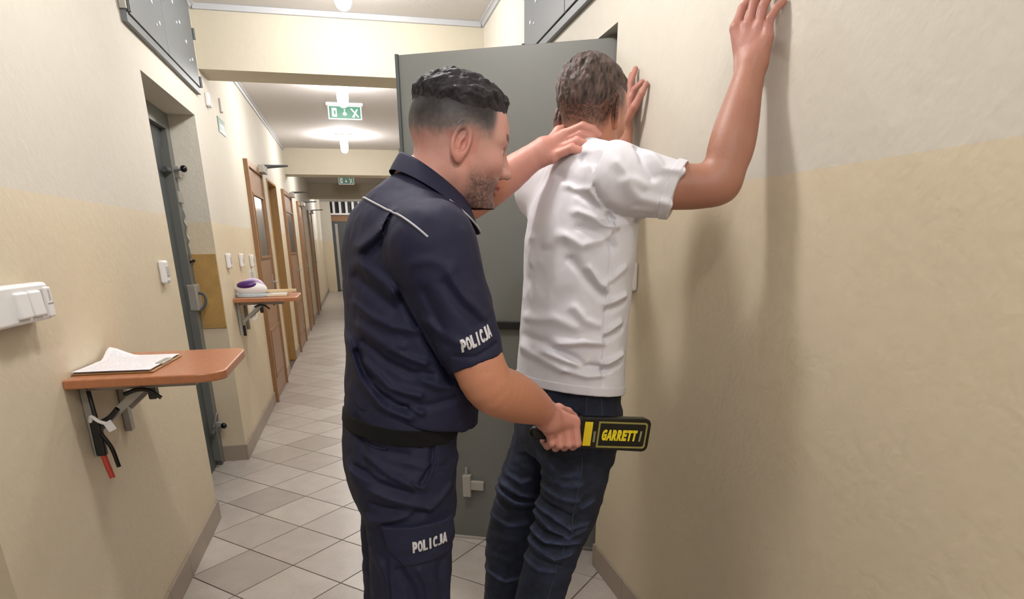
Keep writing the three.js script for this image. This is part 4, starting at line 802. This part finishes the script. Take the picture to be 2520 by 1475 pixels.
  const thL = chain([[0.495, 1.588, -1.65, 0.017], [0.525, 1.622, -1.665, 0.013], [0.552, 1.634, -1.69, 0.011], [0.57, 1.63, -1.71, 0.0095]], 0.006);
  const handL = (x, y, z) => { let d = 1e3; for (const [a, b, c] of drop) d = smin(d, capD(x, y, z, [0.486 + a * 0.3, 1.583 + b * 0.4, -1.645 + c * 0.4, 0.022], [0.528 + a, 1.609 + b, -1.633 + c, 0.0145]), 0.01); let f = 1e3; for (const q of fl) f = smin(f, q(x, y, z), 0.0022); return smin(smin(d, f, 0.006), thL(x, y, z), 0.006); };
  const gL = meshSDF((x, y, z) => smin(armL(x, y, z), handL(x, y, z), 0.016), [0.02, 1.29, -1.82], [0.70, 1.67, -1.54], 0.0032, armSkin);
  const core = (x, y, z) => smin(smin(Math.max(torso(x, y, z) + 0.024, 1.04 - y), capD(x, y, z, [0.15, 1.48, -1.42, 0.055], [0.14, 1.40, -1.42, 0.07]), 0.03), pantsBase(x, y, z) + 0.024, 0.01);
  const gC = meshSDF(core, [-0.1, 0.02, -1.65], [0.3, 1.54, -1.18], 0.011, () => base);
  part('body', off(joinSkin([ca.geo, gR, gL, gC])), skinMat, P);
  part('hair', off(ca.hair), hairMat, P, 'short black hair with clipped sides');
}

// ------------------------------------------------------------------ hand-held metal detector
{
  const D = thing('metal_detector', 'black and yellow hand-held metal detector wand in the officer\'s right hand', 'detector', [0.46, 0.925, -1.405]);
  const tilt = -0.105, T = g => g.rotateZ(tilt);
  const sh = new THREE.Shape(); const w = 0.232, x0 = 0.045, h = 0.039, r = 0.014;
  sh.moveTo(x0, -h * 0.86); sh.lineTo(w - r, -h); sh.quadraticCurveTo(w, -h, w, -h + r); sh.lineTo(w, h - r); sh.quadraticCurveTo(w, h, w - r, h); sh.lineTo(x0 + 0.01, h * 0.95); sh.quadraticCurveTo(x0, h * 0.9, x0 - 0.004, h * 0.7); sh.lineTo(x0 - 0.004, -h * 0.7);
  const body = part('paddle', T(new THREE.ExtrudeGeometry(sh, { depth: 0.02, bevelEnabled: true, bevelSize: 0.004, bevelThickness: 0.004, bevelSegments: 3, curveSegments: 8 }).translate(0, 0, -0.012)), M.blackGloss, D);
  const zf = 0.0125;
  part('yellow_band', T(rb(0.058, 0.079, -0.030, 0.031, zf - 0.002, zf + 0.0008, 0.0006, 1)), std(0xe3c81e, 0.45), body, 'yellow band');
  part('switch', T(rb(0.083, 0.089, -0.02, 0.008, zf - 0.001, zf + 0.002, 0.0008, 1)), std(0x77775c, 0.5), body);
  const o1 = (a, b, c, d, q) => { const s = new THREE.Shape(); s.moveTo(a, c); s.lineTo(b - q, c); s.quadraticCurveTo(b, c, b, c + q); s.lineTo(b, d - q); s.quadraticCurveTo(b, d, b - q, d); s.lineTo(a, d); s.lineTo(a, c); return s; };
  const ring = o1(0.094, 0.226, -0.0335, 0.0335, 0.009); ring.holes.push(o1(0.0985, 0.2215, -0.029, 0.029, 0.007));
  part('raised_border', T(new THREE.ExtrudeGeometry(ring, { depth: 0.0012, bevelEnabled: false, curveSegments: 6 }).translate(0, 0, zf - 0.0004)), std(0x8d8646, 0.5), body, 'dull yellow border line');
  part('lettering', T(lettering('GARRETT', 0.028, 0.094, (x, y, z) => V(0.153 + x + y * 0.08, y - 0.001, zf - 0.0002 + z))), std(0xe6d21f, 0.45), body, 'yellow lettering');
  part('mark', T(lettering('I', 0.027, 0.012, (x, y, z) => V(0.2095 + x + y * 0.08, y - 0.002, zf - 0.0002 + z))), std(0x8d8a6a, 0.5), body);
  const gp = T(new THREE.CapsuleGeometry(0.0165, 0.10, 8, 18).rotateZ(Math.PI / 2).scale(1, 1.05, 0.8).translate(-0.010, -0.004, -0.004));
  part('grip', gp, M.black, D);
}

// ================================================================== man in white T-shirt
{
  const P = thing('person', 'man in white T-shirt and jeans leaning with raised hands on the wall', 'person', [0.5, 0, -1.66]);
  const off = g => g.translate(-0.5, 0, 1.66), hd = 0.26;
  const torso = loft([[0.93, 0.566, -1.66, 0.13, 0.192], [1.035, 0.566, -1.66, 0.129, 0.19], [1.155, 0.572, -1.66, 0.124, 0.184], [1.26, 0.578, -1.66, 0.123, 0.184], [1.40, 0.586, -1.66, 0.12, 0.188], [1.48, 0.592, -1.66, 0.106, 0.172], [1.54, 0.6, -1.662, 0.086, 0.12], [1.595, 0.606, -1.665, 0.058, 0.066]], hd);
  const RS = [0.622, 1.497, -1.492, 0.074], RC = [0.75, 1.468, -1.408, 0.06], LS = [0.528, 1.495, -1.832, 0.072], LC = [0.66, 1.50, -1.94, 0.06];
  const fT = foldSet(FOLD_TEE), fSl = foldSet(FOLD_TSLEEVE);
  const cutR = (x, y, z) => (x - 0.730) * 0.80 + (y - 1.47) * -0.30 + (z + 1.415) * 0.52, cutL = (x, y, z) => (x - 0.645) * 0.77 + (z + 1.93) * -0.63;
  const teeBase = (x, y, z) => {
    let d = torso(x, y, z);
    d = smin(d, capD(x, y, z, [0.605, 1.572, -1.655, 0.05], [0.618, 1.515, -1.53, 0.062]), 0.05);
    d = smin(d, capD(x, y, z, [0.6, 1.572, -1.675, 0.05], [0.54, 1.515, -1.80, 0.06]), 0.05);
    d = smax(d, (1.0 - 0.10 * (x - 0.57)) - 0.018 + 0.05 * (z + 1.66) - y, 0.004);
    d = smax(d, y - 1.598 + 0.35 * (x - 0.605), 0.012);
    let r = capD(x, y, z, RS, RC); r = smax(r, cutR(x, y, z), 0.003);
    d = smin(d, r, 0.045); d = smin(d, smax(capD(x, y, z, LS, LC), cutL(x, y, z), 0.003), 0.045);
    d = smax(d, -Math.max(capD(x, y, z, [0.715, 1.473, -1.43, 0.030], [0.83, 1.468, -1.385, 0.054]), -cutR(x, y, z) - 0.05), 0.002);
    return d;
  };
  const tee = (x, y, z) => { let d = teeBase(x, y, z); if (Math.abs(d) < 0.035) { const arm = x > 0.655 && y > 1.37 || z > -1.475 && y > 1.40; d -= (arm ? fSl(x, y) : fT(x, y) * sstep(-1.74, -1.64, z)) + 0.0024 * noise(x * 18, y * 22, z * 18) + 0.001 * noise(x * 55, y * 45, z * 55); } return d; };
  const teeMat = cloth(0xdcdce4, 0.82, 0.1, 0.00015);
  const sh = part('t_shirt', off(meshSDF(tee, [0.38, 0.92, -2.02], [0.82, 1.62, -1.32], 0.0045)), teeMat, P);
  const hemF = (x, y, z) => { const q = y - ((1.0 - 0.10 * (x - 0.57)) - 0.018 + 0.05 * (z + 1.66)); return smax(tee(x, y, z) - 0.0022, Math.abs(q - 0.0125) - 0.0125, 0.0015); };
  part('hem_band', off(meshSDF(hemF, [0.38, 0.93, -1.9], [0.82, 1.06, -1.42], 0.0036)), teeMat, sh);
  const cuffF = (x, y, z) => smax(smax(capD(x, y, z, RS, RC) - 0.002 - fSl(x, y), Math.abs(cutR(x, y, z) + 0.011) - 0.011, 0.0015), -(capD(x, y, z, RS, RC) + 0.004), 0.001);
  part('cuff_band', off(meshSDF(cuffF, [0.66, 1.36, -1.52], [0.84, 1.58, -1.3], 0.0032)), teeMat, sh);
  part('side_seam', off(drapeTube(tee, [[0.606, 1.41], [0.602, 1.33], [0.597, 1.24], [0.594, 1.13], [0.594, 1.04], [0.594, 0.99]], -1.35, 0.0012, 0)), teeMat, sh);
  { const c = new THREE.TorusGeometry(0.060, 0.008, 10, 48); c.rotateX(Math.PI / 2); c.scale(1.0, 1.3, 1.05); c.rotateZ(-0.42); c.translate(0.612, 1.588, -1.665); part('collar', off(c), teeMat, sh); }
  // jeans
  const hips = loft([[0.79, 0.56, -1.66, 0.115, 0.175], [0.86, 0.565, -1.66, 0.128, 0.182], [0.93, 0.568, -1.66, 0.126, 0.18], [1.06, 0.568, -1.66, 0.118, 0.172]], hd);
  const legR = loft([[0.02, 0.395, -1.56, 0.075, 0.07], [0.1, 0.402, -1.56, 0.073, 0.07], [0.352, 0.456, -1.56, 0.074, 0.073], [0.528, 0.502, -1.56, 0.08, 0.078], [0.6, 0.528, -1.56, 0.09, 0.084], [0.726, 0.557, -1.563, 0.092, 0.09], [0.82, 0.567, -1.568, 0.1, 0.096], [0.92, 0.575, -1.575, 0.108, 0.095]], hd);
  const legL = loft([[0.02, 0.395, -1.775, 0.075, 0.07], [0.1, 0.4, -1.775, 0.073, 0.07], [0.342, 0.41, -1.77, 0.074, 0.073], [0.488, 0.423, -1.765, 0.078, 0.078], [0.65, 0.468, -1.76, 0.088, 0.084], [0.8, 0.52, -1.75, 0.097, 0.09], [0.92, 0.555, -1.745, 0.105, 0.092]], hd);
  const fJ = foldSet(FOLD_JEANS), fJL = foldSet(FOLD_JEANSL);
  const jeansBase = (x, y, z) => smin(smin(hips(x, y, z), legR(x, y, z), 0.025), legL(x, y, z), 0.025);
  const jeans = (x, y, z) => { let d = jeansBase(x, y, z); if (Math.abs(d) < 0.035) d -= (z > -1.665 ? fJ(x, y) * sstep(-1.62, -1.55, z) : fJL(x, y) * sstep(-1.82, -1.75, z)) + 0.003 * noise(x * 18, y * 40, z * 18) + 0.0014 * noise(x * 50, y * 80, z * 50); return d; };
  const denim = tex(256, (u, v) => { const t = 0.5 + 0.5 * Math.sin((u * 1 + v) * 2 * Math.PI * 64), m = 0.74 + 0.18 * t * pn(u, v, 60, 3) + 0.16 * pn(u, v, 12, 6) + 0.12 * (pn(u, v * 1, 128, 5) - 0.5); return [0.235 * m, 0.285 * m, 0.42 * m]; }, true, 5);
  const jm = new THREE.MeshPhysicalMaterial({ color: 0xffffff, vertexColors: true, map: denim, roughness: 0.82, sheen: 0.15, bumpMap: weave, bumpScale: 0.0003 });
  const je = part('jeans', off(meshSDF(jeans, [0.28, 0.01, -1.88], [0.72, 1.07, -1.42], 0.0046, (x, y, z) => { const r = z > -1.665 ? fJ(x, y) * sstep(-1.62, -1.55, z) : fJL(x, y) * sstep(-1.82, -1.75, z); const wear = clamp(0.36 + 0.13 * noise(x * 14, y * 9, z * 14) + 0.12 * noise(x * 60, y * 25, z * 60) + Math.max(-0.1, r * 70) * (0.6 + 0.5 * noise(x * 130, y * 130, z * 130)), 0.2, 1); return [wear, wear, wear]; })), jm, P);
  const thread = std(0x3a4254, 0.8);
  part('outer_seam', off(drapeTube(jeans, [[0.560, 0.985], [0.556, 0.905], [0.548, 0.828], [0.530, 0.690], [0.512, 0.595], [0.480, 0.485], [0.46, 0.40], [0.415, 0.2]], -1.35, 0.0014, 0)), thread, je);
  part('pocket_seam', off(drapeTube(jeans, [[0.596, 0.999], [0.600, 0.961], [0.601, 0.925]], -1.35, 0.0014, 0)), thread, je);
  part('rivet', off(new THREE.SphereGeometry(0.004, 10, 8).translate(0, 0, 0).applyMatrix4(new THREE.Matrix4().setPosition(march(jeans, V(0.602, 0.918, -1.35), V(0, 0, -1), 0)))), M.galv, je);
  for (const z of [-1.56, -1.775]) {
    const x = 0.41, bf = (a, b, c) => smax(smin(ell(a - x - 0.05, b - 0.03, c - z, 0.145, 0.045, 0.05), ell(a - x + 0.02, b - 0.06, c - z, 0.07, 0.055, 0.052), 0.03), 0.0 - b, 0.004);
    part('shoe', off(meshSDF(bf, [x - 0.14, -0.01, z - 0.07], [x + 0.22, 0.15, z + 0.07], 0.006)), std(0x1c1c1f, 0.6), P);
  }
  // head
  const O = [0.617, 1.668, -1.685], A = axes(0.72, 0.12), base = lin(0xc5917d), warm = lin(0xc27f63), dk = lin(0x2e2523);
  const ca = makeHead(O, A, [0.598, 1.54, -1.665, 0.06], (f, u, s, x, y, z) => {
    const n = noise(x * 35, y * 35, z * 35), n2 = noise(x * 380, y * 380, z * 380);
    let c = mixc(base, warm, clamp(0.45 + 0.45 * n, 0, 1));
    const fl = 0.055 * sstep(-0.045, -0.005, f), fade = sstep(-0.075 + fl, -0.022 + fl, u + 0.006 * n) * (1 - sstep(0.02, 0.05, f)); c = mixc(c, dk, clamp(fade * (0.85 + 0.35 * n2), 0, 0.95));
    if (Math.abs(u - 0.03) < 0.006 && f > 0.066 && Math.abs(s) > 0.012 && Math.abs(s) < 0.052) c = mixc(c, dk, 0.85);
    const er = Math.hypot(f - 0.076, u - 0.003, Math.abs(s) - 0.031); if (er < 0.0128 && f > 0.08) c = Math.hypot(u - 0.003, Math.abs(s) - 0.031) < 0.0055 ? lin(0x2a1c14) : lin(0xd9d2cc);
    return c;
  }, {
    thick: (f, u, s) => {
      const g = Math.min((u - lerp(-0.036, 0.03, sstep(-0.05, -0.004, f))) / 0.055, (0.08 - f + (u - 0.06) * 0.35) / 0.014), t = sstep(0, 1, g), top = sstep(0.0, 0.11, u);
      const ang = Math.atan2(s, f + 0.03), st = noise(ang * 6 + 2 * noise(u * 25, s * 25, f * 25), u * 45, f * 30) * 0.0034 + noise(ang * 16, u * 90, f * 70) * 0.002;
      return -0.0045 + t * (0.0065 + 0.009 * top) + t * t * st + 0.001 * noise(f * 220, u * 220, s * 220);
    },
    color: (f, u, s) => { const ang = Math.atan2(s, f + 0.03), n = noise(ang * 14, u * 70, f * 40); return mixc(lin(0x2b2422), lin(0x6d5952), clamp(0.42 + 0.6 * n, 0, 1)); },
  });
  const skin = (x, y, z) => { const n = noise(x * 30, y * 30, z * 30), n2 = noise(x * 8, y * 8, z * 8), hand = sstep(1.71, 1.78, y); return mixc(mixc(lin(0x9f6e5b), lin(0xaf7c68), clamp(0.5 + 0.5 * n2 + 0.25 * n, 0, 1)), lin(0xae756a), hand * 0.7); };
  const WR = [0.892, 1.725, -1.43, 0.031];
  const armR0 = limb([[0.63, 1.495, -1.485, 0.052], [0.72, 1.482, -1.43, 0.05], [0.785, 1.478, -1.398, 0.045], [0.822, 1.486, -1.385, 0.039]]), armR1 = limb([[0.818, 1.484, -1.386, 0.038], [0.836, 1.545, -1.39, 0.049], [0.852, 1.60, -1.40, 0.047], [0.875, 1.67, -1.418, 0.037], WR]), armR = (x, y, z) => smin(armR0(x, y, z), armR1(x, y, z), 0.025);
  const mc = [[0.868, 1.806, -1.468], [0.884, 1.806, -1.445], [0.898, 1.794, -1.424], [0.908, 1.774, -1.405]], tips = [[0.934, 1.888, -1.492], [0.935, 1.892, -1.458], [0.935, 1.878, -1.428], [0.935, 1.84, -1.402]];
  const fg = mc.map((m, i) => { const t = tips[i], r = 0.0098 - (i === 3 ? 0.001 : 0), mid = k => [lerp(m[0], t[0], k) - 0.012 * Math.sin(k * 3.1), lerp(m[1], t[1], k) + 0.004 * Math.sin(k * 3.1), lerp(m[2], t[2], k)]; return chain([[...m, r + 0.0015], [...mid(0.45), r], [...mid(0.78), r * 0.93], [...t, r * 0.85]], 0.003); });
  const th = chain([[0.885, 1.745, -1.45, 0.018], [0.898, 1.775, -1.492, 0.0135], [0.922, 1.80, -1.522, 0.011], [0.934, 1.82, -1.54, 0.0095]], 0.006);
  const handR = (x, y, z) => { let d = 1e3; mc.forEach((m, i) => { d = smin(d, capD(x, y, z, [WR[0] - 0.006 + i * 0.004, WR[1] + 0.01, WR[2] - 0.012 + i * 0.008, 0.024], [m[0], m[1], m[2], 0.0135]), 0.012); }); let f = 1e3; for (const q of fg) f = smin(f, q(x, y, z), 0.002); return smin(smin(d, f, 0.006), th(x, y, z), 0.006); };
  const gR = meshSDF((x, y, z) => smin(armR(x, y, z), handR(x, y, z), 0.016), [0.56, 1.39, -1.57], [0.946, 1.92, -1.3], 0.003, skin);
  const WL = [0.895, 1.70, -2.135, 0.028];
  const armL = limb([[0.528, 1.495, -1.832, 0.05], [0.75, 1.505, -2.0, 0.046], [0.80, 1.525, -2.035, 0.045], [0.86, 1.61, -2.09, 0.042], WL]);
  const mcl = [[0.905, 1.795, -2.117], [0.912, 1.80, -2.140], [0.914, 1.795, -2.161], [0.915, 1.782, -2.180]], tl = [[0.935, 1.838, -2.103], [0.933, 1.885, -2.155], [0.934, 1.876, -2.185], [0.935, 1.845, -2.210]];
  const fgl = mcl.map((m, i) => { const t = tl[i]; return chain([[...m, 0.0105], [lerp(m[0], t[0], 0.5) - 0.008, lerp(m[1], t[1], 0.5), lerp(m[2], t[2], 0.5), 0.0098], [...t, 0.0085]], 0.003); });
  const thl = chain([[0.89, 1.725, -2.115, 0.017], [0.905, 1.765, -2.085, 0.0125], [0.922, 1.80, -2.073, 0.0105], [0.934, 1.825, -2.069, 0.009]], 0.006);
  const handL = (x, y, z) => { let d = 1e3; mcl.forEach((m, i) => { d = smin(d, capD(x, y, z, [0.893, 1.715, -2.130 - i * 0.008, 0.022], [m[0], m[1], m[2], 0.0135]), 0.012); }); let f = 1e3; for (const q of fgl) f = smin(f, q(x, y, z), 0.002); return smin(smin(d, f, 0.006), thl(x, y, z), 0.006); };
  const gL = meshSDF((x, y, z) => smin(armL(x, y, z), handL(x, y, z), 0.016), [0.46, 1.4, -2.26], [0.946, 1.92, -1.76], 0.0035, skin);
  const core = (x, y, z) => smin(smin(torso(x, y, z) + 0.022, jeansBase(x, y, z) + 0.02, 0.02), capD(x, y, z, [0.6, 1.57, -1.665, 0.05], [0.59, 1.46, -1.66, 0.07]), 0.03);
  const gC = meshSDF(core, [0.28, 0.02, -1.88], [0.74, 1.63, -1.42], 0.011, () => base);
  part('body', off(joinSkin([ca.geo, gR, gL, gC])), skinMat, P);
  part('hair', off(ca.hair), hairMat, P, 'short dark brown hair');
}
renderer.render(scene, camera);
